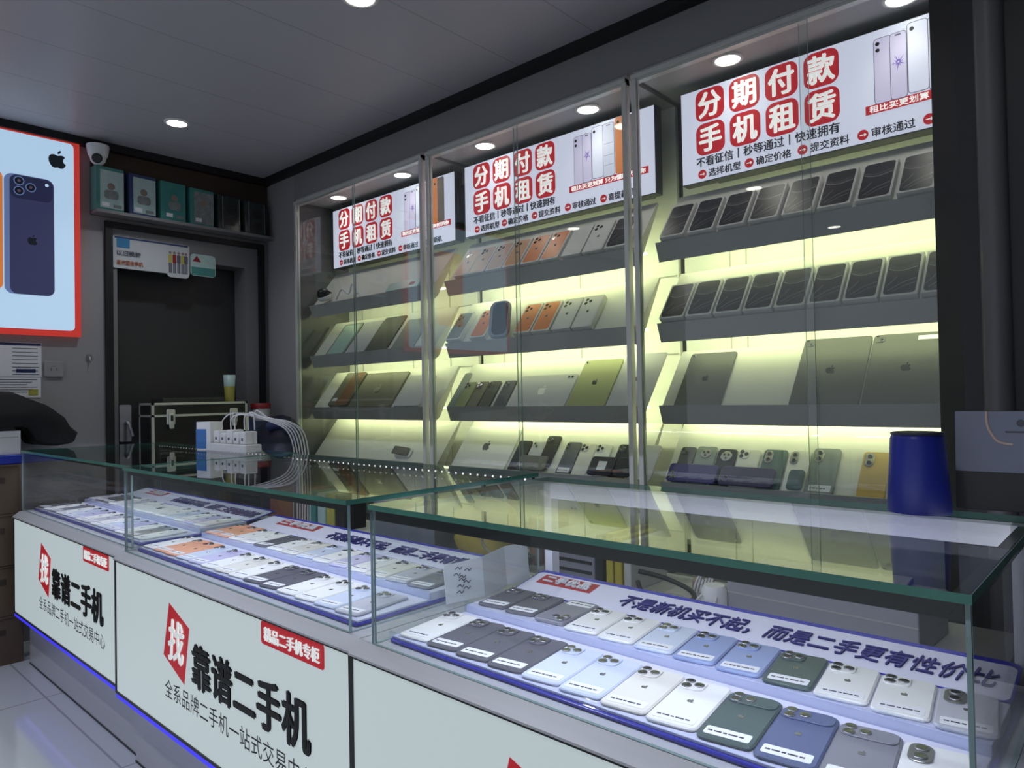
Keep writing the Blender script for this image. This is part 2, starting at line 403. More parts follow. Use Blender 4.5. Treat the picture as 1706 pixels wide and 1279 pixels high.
# ================================================================== display cabinets along the back wall
SH = [1.675, 1.382, 1.085, .81]        # height of each shelf lip
LEAN = R(52)
UN = [(-3.70, -2.560, 'nearest the door wall'), (-2.528, -1.412, 'in the middle of the row'), (-1.388, -.17, 'beside the grey pillar')]
for ui, (x0, x1, w_) in enumerate(UN):
    c = thing('display_cabinet', 'tall glazed wall display cabinet with lit shelves, the one '+w_, 'cabinet', (x0, 2.2, 0))
    W = x1-x0; top = CT
    b = MB(); b.box(.002, W-.002, .352, .372, .44, top)
    b.build('back_panel', 'back_white', c)
    sm = MB()
    for q in ((.19, .255) if ui == 2 else (.15, .62, .93)): sm.box(q, q+.004, .349, .352, .46, 1.9)
    sm.box(0.01, W-.01, .346, .352, 1.60, 1.604); sm.box(.01, W-.01, .346, .352, 1.285, 1.289)
    sm.build('panel_seams', 'shelf_grey', c)
    MB().box(.002, W-.002, .012, .40, 0, .44).build('base', 'soffit_paint', c)
    MB().box(.002, W-.002, 0, .40, top, top+.014).build('top_panel', 'shelf_grey', c)
    if ui == 0: MB().box(.0, .012, .02, .37, .44, top).build('side_panel', 'side_gloss', c)
    for px, pw in ((.0, .018), (W-.018, .018)):
        MB().box(px, px+pw, -.012, .014, .44, top-.002).build('post', 'aluminium', c)
    rl = MB(); rl.box(.0, W, -.016, .016, top-.016, top-.002); rl.box(.0, W, -.004, .022, top-.024, top-.016); rl.build('top_rail', 'aluminium', c)
    mid = W*.5
    pane('glass_door', .020, mid+.015, -.004, .002, .47, top-.02, 'door_glass', 'glass_edge_pale', c)
    pane('glass_door', mid-.015, W-.020, .006, .012, .47, top-.02, 'door_glass', 'glass_edge_pale', c)
    MB().box(.0, W, -.012, .02, .44, .458).build('bottom_rail', 'aluminium', c)
    for si, z in enumerate(SH):
        sx0, sx1 = .05, W-.02
        P = [(.048, z), (.060, z), (.066, z-.012), (.066+.616*.27, z-.012+.788*.27), (.066+.616*.27+.009, z-.012+.788*.27-.006), (.098, z-.052), (.074, z-.068)]
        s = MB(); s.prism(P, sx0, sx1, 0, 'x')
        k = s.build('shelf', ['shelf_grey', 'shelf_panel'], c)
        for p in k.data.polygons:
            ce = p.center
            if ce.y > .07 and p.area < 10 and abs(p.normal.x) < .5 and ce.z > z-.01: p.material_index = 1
        if si < 3: MB().box(sx0+.01, sx1-.01, .150, .162, z-.012, z-.004).build('light_strip', 'led_warm', k)
        if si < 3: area('shelf_glow', ((sx0+sx1)/2, .165, z-.012), (0, .95, -.32), sx1-sx0-.05, .015, SHELF_LED*(.25 if (ui == 0 and si == 0) else (.6 if ui == 0 else 1)), (.92, 1.0, .52), c)

# ------------------------------------------------------------------ the three large light-box signs
def make_sign():
    t = thing('light_box_sign', 'white light box sign with red stamped characters in the cabinet beside the grey pillar', 'sign', (-1.306, 2.40, 1.905), (R(90), 0, 0))
    MB().box(0, 1.066, 0, .347, -.05, -.002).build('light_box', 'sign_box', t)
    MB().box(.003, 1.063, .003, .344, -.002, 0).build('sign_face', 'sign_face', t)
    for r_, row in enumerate(('分期付款', '手机租赁')):
        for q, ch in enumerate(row):
            x = .062+.1315*q; y = .221 if r_ == 0 else .096
            s = MB(); s.rprism(x, x+.112, y, y+.117, .0002, .0010, .03, 0, 0, 5); tl = s.build('stamp_tile', 'sign_red', t)
            lettering('lettering', ch, x+.011, y+.011, .090, .095, 'sign_white', tl, .0012, .034)
    lettering('lettering', '不看征信丨秒等通过丨快速拥有', .062, .055, .505, .036, 'sign_black', t, .0006, .012)
    for q, (x, s_) in enumerate(((.083, '选择机型'), (.262, '确定价格'), (.447, '提交资料'), (.635, '审核通过'), (.82, '喜提新机'))):
        d = MB(); d.cyl((x, .028, 0), .0165, .0002, .0008, 20); dd = d.build('step_dot', 'sign_red', t)
        a = MB(); a.prism([(x-.009, .0265), (x+.004, .0265), (x+.004, .022), (x+.011, .028), (x+.004, .034), (x+.004, .0295), (x-.009, .0295)], .0009, .0012); a.build('arrow', 'sign_white', dd)
        lettering('lettering', s_, x+.026, .0125, .122, .030, 'sign_black', t, .0006, .010)
    rb = MB().box(.645, 1.035, .086, .114, .0002, .0008).build('red_strip', 'sign_red', t)
    lettering('lettering', '租比买更划算 只为懂时代的你', .657, .0895, .366, .021, 'sign_white', rb, .001, .012)
    def ph(name, x0, x1, y0, y1, rim, face, lens=None, extra=None, z=.0002):
        p = MB().rprism(x0, x1, y0, y1, z, z+.0006, .011).build(name, rim, t)
        MB().rprism(x0+.002, x1-.002, y0+.002, y1-.002, z+.0006, z+.0010, .009).build('face', face, p)
        if lens:
            l = MB()
            for a, b_ in lens: l.cyl((x0+a, y1-b_, 0), .0062, z+.001, z+.0015, 12)
            l.build('lens', 'sign_black', p)
        if extra:
            e = MB(); extra(e, x0, x1, y0, y1, z+.001); e.build('print', ['sign_violet', 'sign_line'], p)
    def flower(e, x0, x1, y0, y1, z):
        cx = (x0+x1)/2; cy = y0+(y1-y0)*.55
        for k in range(10):
            a = k*36+9; c_, s_ = math.cos(R(a)), math.sin(R(a)); L = .022 if k % 2 else .014
            e.prism([(cx+c_*.003-s_*.002, cy+s_*.003+c_*.002), (cx+c_*L, cy+s_*L*1.2), (cx+c_*.003+s_*.002, cy+s_*.003-c_*.002)], z, z+.0003)
        e.box(cx-.008, cx+.008, y1-.011, y1-.006, z, z+.0003, 1)
    def lines(e, x0, x1, y0, y1, z):
        for q in (.22, .40, .62): e.box(x0+.006, x1-.006, y0+(y1-y0)*q, y0+(y1-y0)*q+.0012, z, z+.0003, 1)
        e.box((x0+x1)/2-.009, (x0+x1)/2+.009, y1-.011, y1-.007, z, z+.0003, 1)
    ph('printed_phone', .672, .724, .112, .318, 'sign_line', 'sign_lilac', ((.012, .018), (.012, .038)))
    ph('printed_phone', .718, .766, .112, .318, 'sign_line', 'sign_lilac', None, flower, .0012)
    ph('printed_phone', .766, .824, .118, .334, 'sign_line', 'sign_face', ((.014, .020),), None, .0002)
    ph('printed_phone', .822, .880, .112, .332, 'sign_line', 'sign_pale', None, lines, .0012)
    ph('printed_phone', .882, .945, .114, .343, 'sign_orange', 'sign_orange', ((.016, .02), (.016, .042), (.038, .031)), None, .0002)
    ph('printed_phone', .940, .990, .112, .338, 'sign_line', 'sign_brown', None, lines, .0012)
    return t
sg = make_sign()
dup(sg, (-2.485, 2.40, 1.905), None, 'white light box sign with red stamped characters in the middle cabinet')
dup(sg, (-3.622, 2.40, 1.905), None, 'white light box sign with red stamped characters in the cabinet nearest the door')
for i, (x, wd_) in enumerate(((-1.306, 'sign beside the grey pillar'), (-2.485, 'middle sign'), (-3.622, 'sign nearest the door'))):
    t = thing('sign_bracket', 'dark bracket board holding up the '+wd_+' against the cabinet back', 'bracket', (x+.08, 2.452, 1.93))
    MB().box(0, .9, 0, .092, 0, .30).build('board', 'sign_box', t)

# ================================================================== phones, boxes and tablets
CAM = {}
def phone_parts(color, w, l, th, cam, label, emblem, plate=None):
    key = (color, w, l, cam, label, emblem, plate)
    if key in CAM: return CAM[key]
    body = MB().rprism(-w/2, w/2, 0, l, 0, th, .0115, .0022).mesh('body', 'back_'+color)
    parts = [('body', body, [])]
    bm_ = MB(); lens = []; x0 = -w/2; y1 = l
    pm = 'back_'+(plate or color)
    def lensmesh(x, y, r=.0076, z=th+.0018):
        m = MB(); m.lathe([(r, 0), (r, .0016), (r*.78, .0018)], 14, 1, (x, y, z)); m.cyl((x, y, z), r*.76, .0010, .0021, 14, 0)
        return m.mesh('lens', ['lens_black', 'lens_ring'])
    if cam in ('trio', 'bar'):
        if cam == 'trio':
            bm_.rprism(x0+.004, x0+.040, y1-.041, y1-.004, th, th+.002, .010, .0006)
            lens = [lensmesh(x0+.0135, y1-.0135), lensmesh(x0+.0135, y1-.0315), lensmesh(x0+.0305, y1-.0225)]
        else:
            bm_.rprism(x0+.003, -x0-.003, y1-.038, y1-.004, th, th+.002, .012, .0006)
            lens = [lensmesh(x0+.0145, y1-.0125), lensmesh(x0+.0145, y1-.0300), lensmesh(x0+.0330, y1-.0212)]
    elif cam == 'duo':
        bm_.rprism(x0+.004, x0+.034, y1-.035, y1-.004, th, th+.0015, .010, .0005)
        lens = [lensmesh(x0+.0125, y1-.0125, .0062), lensmesh(x0+.0255, y1-.0265, .0062)]
    elif cam == 'ring':
        bm_.lathe([(.021, 0), (.021, .002), (.0185, .0026)], 24, 0, (0, y1-.032, th)); pm = 'lens_ring'
        lens = [lensmesh(-.008, y1-.026, .0048), lensmesh(.008, y1-.026, .0048), lensmesh(0, y1-.040, .0048)]
    elif cam == 'oval':
        bm_.rprism(x0+.007, x0+.034, y1-.056, y1-.006, th, th+.0022, .0125, .0006); pm = 'lens_ring'
        lens = [lensmesh(x0+.0205, y1-.0185, .0085), lensmesh(x0+.0205, y1-.041, .0085)]
    elif cam == 'pill':
        bm_.rprism(x0+.005, x0+.020, y1-.044, y1-.005, th, th+.0015, .007, .0005)
        lens = [lensmesh(x0+.0125, y1-.0135, .0055), lensmesh(x0+.0125, y1-.034, .0055)]
    elif cam == 'dot':
        bm_.rprism(x0+.006, x0+.022, y1-.022, y1-.006, th, th+.0012, .0075, .0004); pm = 'lens_ring'
        lens = [lensmesh(x0+.014, y1-.014, .0055, th+.001)]
    if bm_.v: parts.append(('camera_plate', bm_.mesh('camera_plate', pm), lens))
    if emblem:
        s_ = w*.16 if w < .1 else w*.16
        parts.append(('emblem', emblem_into(MB(), 0, l*.52, s_, th, 0, .0004).mesh('emblem', emblem), []))
    if label:
        m = MB(); lw = w*.80
        m.rprism(-lw/2, lw/2, .010, .033, th, th+.0004, .003, 0, 0, 2)
        x = -lw/2+.004
        for wd2 in (.006, .010, .005, .012, .006):
            if x+wd2 > lw/2-.003: break
            m.box(x, x+wd2, .019, .0225, th+.0004, th+.0006, 1); x += wd2+.002
        parts.append(('price_label', m.mesh('price_label', ['label_white', 'ink']), []))
    CAM[key] = parts
    return parts
def phone(label, color, loc, rot, w=.0755, l=.158, th=.008, cam='trio', tagl=True, emblem='lens_ring', group=None, name='phone', cat='phone', plate=None):
    t = thing(name, label, cat, loc, rot, group)
    for n, me, sub in phone_parts(color, w, l, th, cam, tagl, emblem, plate):
        o = put(n, me, t)
        for s in sub: put('lens', s, o)
    return t

# ---- boxed phones: a white carton with the phone printed on its front
BX = {}
def boxed(label, kind, x, z, rot_y=0, group=None, w=.098, l=.170, y=2.2915, zz=0):
    if kind not in BX:
        P = [('carton', MB().rprism(-w/2, w/2, 0, l, 0, .024, .003, .001).mesh('carton', 'white_card'), [])]
        a, b, c, d = -w/2+.0065, w/2-.0065, .007, l-.007
        if kind in ('dark', 'halfdark'):
            scr = MB().rprism(a, b, c, d, .024, .0246, .010).mesh('printed_screen', 'screen_dark')
            g = MB()
            def band(pts, wd3, mi):
                for (p, q) in zip(pts, pts[1:]):
                    dx, dy = q[0]-p[0], q[1]-p[1]; L = math.hypot(dx, dy); nx, ny = -dy/L*wd3, dx/L*wd3
                    g.add([(p[0]+nx, p[1]+ny, .0248), (p[0]-nx, p[1]-ny, .0248), (q[0]-nx, q[1]-ny, .0248), (q[0]+nx, q[1]+ny, .0248)], [(0, 1, 2, 3)], mi)
            band([(a+.004, d-.042), (a+.02, d-.054), (0, d-.056), (b-.003, d-.040)], .007, 0)
            band([(a+.004, d-.052), (a+.022, d-.061), (.005, d-.063), (b-.003, d-.052)], .0012, 1)
            band([(a+.012, c+.014), (.0, c+.040), (b-.003, c+.058)], .0008, 1); band([(a+.024, c+.010), (.012, c+.030), (b-.003, c+.040)], .0006, 1); band([(a+.004, c+.03), (a+.02, c+.052), (a+.03, c+.07)], .0006, 1)
            P.append(('printed_screen', scr, [('screen_glow', g.mesh('screen_glow', ['screen_mid', 'screen_line']))]))
        elif kind != 'blank':
            col, _ = kind.split('_')
            body = MB().rprism(a, b, c, d, .024, .0246, .011).mesh('printed_phone', 'back_'+col)
            ln = MB()
            for u, v in ((a+.014, d-.014), (a+.014, d-.034), (a+.034, d-.024)): ln.cyl((u, v, 0), .0075, .0246, .0252, 14)
            em = emblem_into(MB(), 0, (c+d)/2, .016, .0246)
            P.append(('printed_phone', body, [('printed_lens', ln.mesh('printed_lens', 'lens_black')), ('emblem', em.mesh('emblem', 'ink_grey'))]))
        BX[kind] = P
    t = thing('boxed_phone', label, 'phone box', (x, y, z+zz), (LEAN, 0, rot_y), group)
    for n, me, sub in BX[kind]:
        o = put(n, me, t)
        for sn, sm_ in sub: put(sn, sm_, o)
    return t
def onshelf(si, thick): return (2.2835+.0, SH[si]-.0075)
# items stand on the shelf trough and lean on the sloped panel
def lean_pos(si, off=0.0, th=.008):
    off += max(0, th-.008)*.8
    # point on the panel just above the trough; off lifts along the panel, tiny clearance off its face
    n = Vector((0, -.788, .616)); base = Vector((0, 2.266, SH[si]-.012)) + Vector((0, .616, .788))*(.004+off) + n*.001
    return base.y, base.z
y1_, z1_ = lean_pos(0, 0, .0252)
for i in range(8):
    boxed('dark screen phone box, %s from the grey pillar on the top shelf' % ords[7-i], 'dark', -1.279+.1115*i, 0, 0, 'dark screen phone boxes on the top shelf', y=y1_, zz=z1_)
y2_, z2_ = lean_pos(1, 0, .0252)
for i in range(9):
    boxed('dark screen phone box, %s from the grey pillar on the second shelf' % ords[8-i], 'dark', -1.287+.1055*i, 0, 0, 'dark screen phone boxes on the second shelf', y=y2_, zz=z2_)
g = 'phone boxes on the top shelf of the middle cabinet'
for x, k, lb in ((-2.375, 'pink_a', 'pink phone picture box at the door end of the middle top shelf'), (-2.275, 'pink_a', 'pink phone picture box, second from the door end of the middle top shelf'), (-2.17, 'pink_a', 'pink phone picture box touching the peach one'),
                 (-2.065, 'peach_a', 'peach phone picture box between the pink and orange ones'), (-1.955, 'orange_a', 'orange phone picture box beside the peach one, top shelf'), (-1.85, 'orange_a', 'orange phone picture box beside the plain white box, top shelf'),
                 (-1.735, 'blank', 'plain white phone box with no picture, middle top shelf'), (-1.63, 'white_a', 'white phone picture box with three black lenses, middle top shelf'), (-1.522, 'dark', 'dark screen phone box at the pillar end of the middle top shelf')):
    boxed(lb, k, x, 0, 0, g, y=y1_, zz=z1_)
g = 'phone boxes on the second shelf of the middle cabinet'
for x, k, lb in ((-2.44, 'mist_a', 'pale green phone picture box at the door end of the second shelf'), (-2.28, 'orange_a', 'orange phone picture box behind the dark headset'), (-2.01, 'orange_a', 'orange phone picture box just past the dark headset'), (-1.905, 'orange_a', 'orange phone picture box touching the two white ones'),
                 (-1.795, 'white_a', 'white phone picture box touching the orange one, second shelf'), (-1.69, 'white_a', 'white phone picture box farther from the orange ones, second shelf')):
    boxed(lb, k, x, 0, 0, g, y=y2_, zz=z2_)
# a rounded pale-blue speaker-like box with a dark front on the second shelf
t = thing('smart_speaker', 'pale blue rounded gadget with a glossy dark front on the second shelf', 'gadget', (-2.135, 2.241, SH[1]+.0046), (R(-8), 0, 0))
m = MB(); m.x = Matrix.Rotation(R(90), 4, 'X'); m.rprism(-.060, .058, 0, .165, -.026, 0, .035, .006); m.build('shell', 'gadget_blue', t)
m = MB(); m.x = Matrix.Rotation(R(90), 4, 'X'); m.rprism(-.036, .054, .012, .156, 0, .0015, .028, .0005); m.build('dark_front', 'screen_dark', t)

def tablet(label, color, x, si, w, l, cam='dot', emblem='lens_black', off=0.0, name='tablet', th=.006, dz=0, plate=None, rz=0, dx=0):
    y, z = lean_pos(si, off, th); n = Vector((0, -.788, .616))*dz
    return phone(label, color, (x, y+n.y, z+n.z), (LEAN, 0, rz), w, l, th, cam, False, emblem, None, name, name.replace('_', ' ') if name != 'product_box' else 'box', plate)
tablet('small dark grey tablet standing alone at the door end of the pillar cabinet', 'mid', -1.20, 2, .180, .248)
tablet('large dark grey tablet showing its back, second from the grey pillar', 'mid', -.772, 2, .212, .281, 'duo')
tb = tablet('large dark grey tablet with a white sticker, touching the grey pillar', 'mid', -.556, 2, .212, .281, 'duo')
MB().box(.02, .095, .250, .266, .006, .0065).build('white_sticker', 'label_white', tb)
# middle cabinet third shelf
tablet('pale green tablet box at the door end of the third shelf', 'mist', -2.498+.03, 2, .05, .21, None, None)
for x, c, lb in ((-2.405, 'sage', 'pale green phone leaning on the third shelf'), (-2.327, 'khaki', 'olive green phone leaning beside the pale green one'), (-2.249, 'mid', 'mid grey phone leaning beside the olive one'), (-2.155, 'graphite', 'near black phone leaning beside the silver tablet')):
    y, z = lean_pos(2); phone(lb, c, (x, y, z), (LEAN, 0, 0), .072, .150, .008, 'trio', False, None)
tb = tablet('wide silver tablet lying on its side with two lenses at its corner', 'silver', -1.945, 2, .315, .175, None, 'label_white')
m = MB(); m.rprism(.105, .145, .148, .166, .006, .0075, .006); m.cyl((.116, .157, 0), .006, .0075, .0085, 14, 1); m.cyl((.134, .157, 0), .006, .0075, .0085, 14, 1); m.build('camera_plate', ['back_silver', 'lens_black'], tb)
tablet('yellow green tablet with a dark emblem on the third shelf', 'limey', -1.685, 2, .190, .245)
tablet('tall pale silver tablet at the pillar end of the middle third shelf', 'silver', -1.49, 2, .185, .265, None, 'ink_grey')
# door-side cabinet
y, z = lean_pos(2)
tb = tablet('brown product box with copper stripe on the door cabinet third shelf', 'khaki', -3.40, 2, .185, .235, None, None, th=.02, name='product_box')
MB().box(-.02, .085, .003, .232, .0202, .021).build('copper_panel', 'brown_spine', tb); MB().box(-.07, -.03, .03, .05, .0202, .021).build('pale_print', 'label_white', tb)
tablet('wide grey brown laptop leaning on the door cabinet third shelf', 'khaki', -3.115, 2, .37, .235, None, 'lens_ring', name='laptop', th=.012)
tablet('pale grey box beside the laptop on the door cabinet third shelf', 'silver', -2.80, 2, .20, .20, None, None, name='product_box', th=.015)
tb = tablet('white framed pale tablet at the door end of the door cabinet second shelf', 'mist', -3.43, 1, .185, .24, None, None)
MB().rprism(-.075, .075, .012, .228, .006, .0066, .006).build('screen', 'teal_pale', tb)
tablet('pale blue grey tablet beside the white framed one', 'silver', -3.235, 1, .17, .235, None, None)
tablet('teal grey tablet in the middle of the door cabinet second shelf', 'mid', -3.05, 1, .185, .25, None, None)
tablet('pale tablet at the pillar end of the door cabinet second shelf', 'mist', -2.83, 1, .18, .21, None, None)
# toy helmet and cables on the door-side top shelf
y, z = lean_pos(0)
t = thing('toy_helmet', 'small black and white toy helmet on the door cabinet top shelf', 'toy', (-3.50, 2.251, SH[0]+.052), (R(20), R(20), R(-30)), None)
t.scale = (.68, .68, .68)
m = MB(); m.lathe([(.001, .055), (.025, .05), (.043, .035), (.054, .01), (.055, -.015), (.05, -.035), (.045, -.045)], 22); m.build('dome', 'black_plastic', t)
m = MB(); m.lathe([(.05, -.04), (.058, -.03), (.0585, -.012), (.0555, -.008)], 22, 0, (.006, 0, .0)); m.build('white_band', 'white_plastic', t)
m = MB(); m.tube([(.05, .005, .01), (.072, .028, .03), (.092, .050, .03), (.108, .066, .015)], .006); m.build('strap', 'cable_black', t)
t = MB().tube([(-.1, 0, 0), (-.04, -.004, .05), (.02, .0, .02), (.06, -.003, .07), (.1, 0, .01)], .005).build('coiled_cable', 'cable_white', None, (-3.29, 2.262, SH[0]+.012)); tag(t, 'white cable bundle looped beside the toy helmet', 'cable')
t = thing('product_box', 'clear grey packet lying at the pillar end of the door cabinet top shelf', 'box', (-2.82, *lean_pos(0, .0, .016)), (LEAN, 0, 0)); MB().rprism(-.13, .13, 0, .06, 0, .014, .006, .002).build('packet', 'teal_pale', t); MB().box(.05, .09, .02, .04, .014, .0146).build('red_print', 'tray_red', t)

# ---- lowest shelf
ly, lz = lean_pos(3)
def low(lb, c, x, w, l, cam='trio', off=0.0, plate=None, dz=0, rz=0, emblem=None, tagl=False, name='phone', land=False):
    y, z = lean_pos(3, off); n = Vector((0, -.788, .616))*dz
    if land:   # lying on its long side
        mtx = Matrix.Rotation(LEAN, 4, 'X') @ Matrix.Rotation(R(90), 4, 'Z')
        e = mtx.to_euler(); y, z = lean_pos(3, off+w/2)
        return phone(lb, c, (x+l/2, y+n.y, z+n.z), e, w, l, .008, cam, tagl, emblem, None, name, 'phone', plate)
    return phone(lb, c, (x, y+n.y, z+n.z), (LEAN, 0, rz), w, l, .008, cam, tagl, emblem, None, name, 'phone' if w < .12 else 'tablet', plate)
low('large white tablet with a small dark emblem on the lowest middle shelf', 'white', -2.30, .34, .235, None, emblem='ink_grey', name='tablet')
low('black phone with pale stripes beside the large white tablet', 'black', -2.075, .075, .158, None)
low('pale grey phone standing behind the small green one', 'silver', -1.99, .072, .155, 'duo')
low('black phone with round white lenses on the lowest middle shelf', 'black', -1.925, .075, .158, 'trio', .03)
low('olive grey phone lying on its side on the lowest middle shelf', 'khaki', -1.972, .072, .155, 'trio', dz=.018, land=True)
low('dark grey tall phone with a white tag at its foot', 'graphite', -1.805, .076, .160, 'pill', tagl=True)
low('cream phone beside the dark grey tall one', 'cream', -1.725, .074, .155, 'trio')
low('white phone with three lenses behind the flat black boxes', 'white', -1.648, .074, .155, 'trio')
low('black phone with round pale lenses next to the cabinet post', 'black', -1.545, .076, .158, 'trio')
tb = low('flat black product box with a white square code-free patch', 'black', -1.615, .085, .115, None, dz=.018, land=True, name='product_box'); tb['label'] = 'flat black box with a pale square patch on the lowest middle shelf'; tb['category'] = 'box'
MB().box(-.02, .02, .035, .075, .008, .0084).build('pale_patch', 'label_white', tb)
tb = low('flat black box beside the one with a pale patch', 'black', -1.512, .085, .075, None, dz=.018, land=True, name='product_box'); tb['category'] = 'box'
low('silver tablet leaning behind the cabinet post', 'silver', -1.43, .075, .16, None, name='phone')
# pillar cabinet lowest shelf
low('dark grey phone at the door end of the pillar cabinet lowest shelf', 'graphite', -1.278, .06, .158, 'duo', .0)
low('grey phone with one big round camera ring', 'mist', -1.205, .078, .163, 'ring', .0)
low('black phone with a small round camera beside the ring camera phone', 'black', -1.125, .070, .155, 'ring', .0)
low('white phone with three black lenses on the pillar cabinet lowest shelf', 'white', -1.045, .078, .158, 'trio', .0)
low('blue grey phone with a square black camera block', 'teal', -.955, .080, .160, 'oval', .0)
low('white phone with a tall dark oval camera beside the green grey one', 'white', -.873, .072, .160, 'oval', .0)
low('green grey phone with an oval camera and a white tag, taller than its neighbours', 'mist', -.79, .084, .172, 'oval', .0, tagl=True)
low('small grey phone card standing in front of the white oval camera phone', 'teal', -.862, .05, .075, None, dz=.018)
low('violet blue phone lying on its side at the door end', 'purple', -1.225, .074, .188, 'trio', dz=.018, land=True)
low('dark violet phone lying on its side touching the violet blue one', 'violet', -1.025, .074, .188, 'duo', dz=.018, land=True)
low('golden sunset coloured phone standing just beside the blue cup', 'gold', -.642, .080, .165, 'oval', .0)
t = thing('phone_stand', 'small pale folded stand lying on the door cabinet lowest shelf', 'stand', (-2.86, lean_pos(3, .05)[0]-.002, lean_pos(3, .05)[1]+.002), (LEAN, 0, 0))
MB().rprism(-.06, .06, -.02, .03, 0, .008, .006, .002).build('foot', 'white_plastic', t)
m = MB(); m.x = Matrix.Rotation(R(9), 4, 'Y'); m.rprism(-.06, .05, -.018, .028, .0, .006, .006, .002); m.build('flap', 'back_khaki', t, (0, 0, .0185))

# ================================================================== glass counters
GT = .93
def counter(label, gx0, gx1, gy0, gy1, px0, px1, py, barh, strong, led):
    c = thing('glass_counter', label, 'counter', ((gx0+gx1)/2, (gy0+gy1)/2, 0)); ox, oy = -(gx0+gx1)/2, -(gy0+gy1)/2
    def bx(n, m, *a):
        b = MB(); b.x = Matrix.Translation((ox, oy, 0)); b.box(*a); return b.build(n, m, c)
    def pn(n, m, e, *a):
        d = [a[1]-a[0], a[3]-a[2], a[5]-a[4]]; t = d.index(min(d))
        b = MB(); b.x = Matrix.Translation((ox, oy, 0)); b.box(*a, [0 if q == t else 1 for q in (2, 2, 1, 0, 1, 0)]); return b.build(n, [m, e], c)
    bx('kick_plate', 'silver', px0+.0, px1, py+.055, gy1-.02, 0.006, .232)
    bx('floor_seal', 'black_plastic', px0, px1, py+.053, gy1-.02, 0, .006)
    bx('cabinet_body', 'shelf_grey', px0, px1, py+.012, gy1, .232, .655)
    lp = bx('light_panel', 'panel_face', px0+.008, px1-.008, py, py+.012, .242, .640)
    f = MB(); f.x = Matrix.Translation((ox, oy, 0)); f.box(px0, px0+.008, py-.003, py+.012, .235, .648); f.box(px1-.008, px1, py-.003, py+.012, .235, .648)
    f.box(px0+.008, px1-.008, py-.003, py+.012, .640, .648); f.box(px0+.008, px1-.008, py-.003, py+.012, .235, .242); f.build('panel_frame', 'black_plastic', c)
    bx('blue_light_strip', 'blue_glow', px0+.004, px1-.002, py-.002, py+.012, .222, .2345)
    area('blue_light_glow', ((px0+px1)/2+ox, py+.03+oy, .2215), (0, .15, -1), px1-px0-.03, .01, .10, (.15, .13, 1.0), c)
    l = MB(); l.x = Matrix.Translation((ox, oy, 0)); l.prism([(py-.006, .649), (py+.02, .668), (gy1, .668), (gy1, .656), (py-.006, .645)], px0, px1, 0, 'x'); l.build('deck', 'silver', c)
    # lettering printed on the light panel
    X = Matrix.Translation((px0+ox, py+oy-.0004, .238)) @ Matrix.Rotation(R(90), 4, 'X')
    def pr(n, m, fn):
        b = MB(); b.x = X; fn(b); return b.build(n, m, lp)
    pr('red_stamp', 'panel_red', lambda b: b.prism([(.41, .348), (.535, .303), (.502, .150), (.370, .200)], .0002, .0008))
    pr('stamp_lettering', 'panel_white', lambda b: text_into(b, '找', .402, .195, .098, .115, .001, 0, .028, .12))
    pr('bold_lettering', 'panel_black', lambda b: text_into(b, '靠谱二手机', .552, .160, .562, .116, .0006, 0, .036))
    pr('thin_lettering', 'panel_black', lambda b: text_into(b, '全系品牌二手机一站式交易中心', .377, .088, .745, .050, .0006))
    pr('red_tab', 'panel_red', lambda b: b.rprism(.912, 1.165, .350, .402, .0002, .0008, .008))
    pr('tab_lettering', 'panel_white', lambda b: text_into(b, '精品二手机专柜', .928, .360, .222, .031, .001, 0, .02))
    # glass hood
    pn('glass_front', 'clear_glass', 'glass_edge_pale', gx0, gx1, gy0, gy0+.006, .669, GT-.010)
    pn('glass_side', 'clear_glass', 'glass_edge_pale', gx0, gx0+.006, gy0+.007, gy1-.002, .669, GT-.010)
    pn('glass_side', 'clear_glass', 'glass_edge_pale', gx1-.006, gx1, gy0+.007, gy1-.002, .669, GT-.010)
    pn('glass_top', 'clear_glass', 'glass_edge', gx0-.002, gx1+.002, gy0-.004, gy1, GT-.010, GT)
    bx('light_bar', 'dark_bar', gx0+.008, gx1-.008, gy0+.007, gy0+.021, GT-.011-barh, GT-.0105)
    d = MB(); d.x = Matrix.Translation((ox, oy, 0)); n = int((gx1-gx0)/.022)
    for k in range(n):
        x = gx0+.03+k*(gx1-gx0-.06)/(n-1); d.box(x-.003, x+.003, gy0+.0215, gy0+.0225, GT-.012-barh*.7, GT-.012-barh*.3)
    d.build('led_dots', 'led_dot', c)
    area('counter_glow', ((0), gy0+.035+oy, GT-.012-barh*.6), (0, .9, -1), gx1-gx0-.08, .012, led, (.72, .77, 1.0), c)
    if strong:
        bx('back_post', 'white_frame', gx0+.01, gx0+.032, gy1-.03, gy1-.004, .669, GT-.011)
        bx('back_post', 'white_frame', gx1-.032, gx1-.01, gy1-.03, gy1-.004, .669, GT-.011)
        bx('back_rail', 'rail_added_glow', gx0+.032, gx1-.032, gy1-.034, gy1-.004, GT-.045, GT-.011)
        bx('side_bar', 'dark_bar', gx1-.022, gx1-.008, gy0+.022, gy1-.034, GT-.011-barh, GT-.0105)
        bx('side_light_strip', 'led_white', gx1-.0245, gx1-.0225, gy0+.03, gy1-.04, GT-.011-barh, GT-.011-barh*.55)
    else:
        bx('back_rail', 'dark_bar', gx0+.008, gx1-.008, gy1-.016, gy1-.004, GT-.022, GT-.0105)
        d = MB(); d.x = Matrix.Translation((ox, oy, 0))
        for k in range(40):
            x = gx0+.03+k*(gx1-gx0-.06)/39; d.box(x-.0025, x+.0025, gy1-.0172, gy1-.0162, GT-.019, GT-.014)
        d.build('led_dots', 'led_dot', c)
    return c
counter('nearest glass display counter, with a white frame along its back', -1.106, -.140, .805, 1.335, -1.146, .12, .785, .019, True, CASE_LED*1.0)
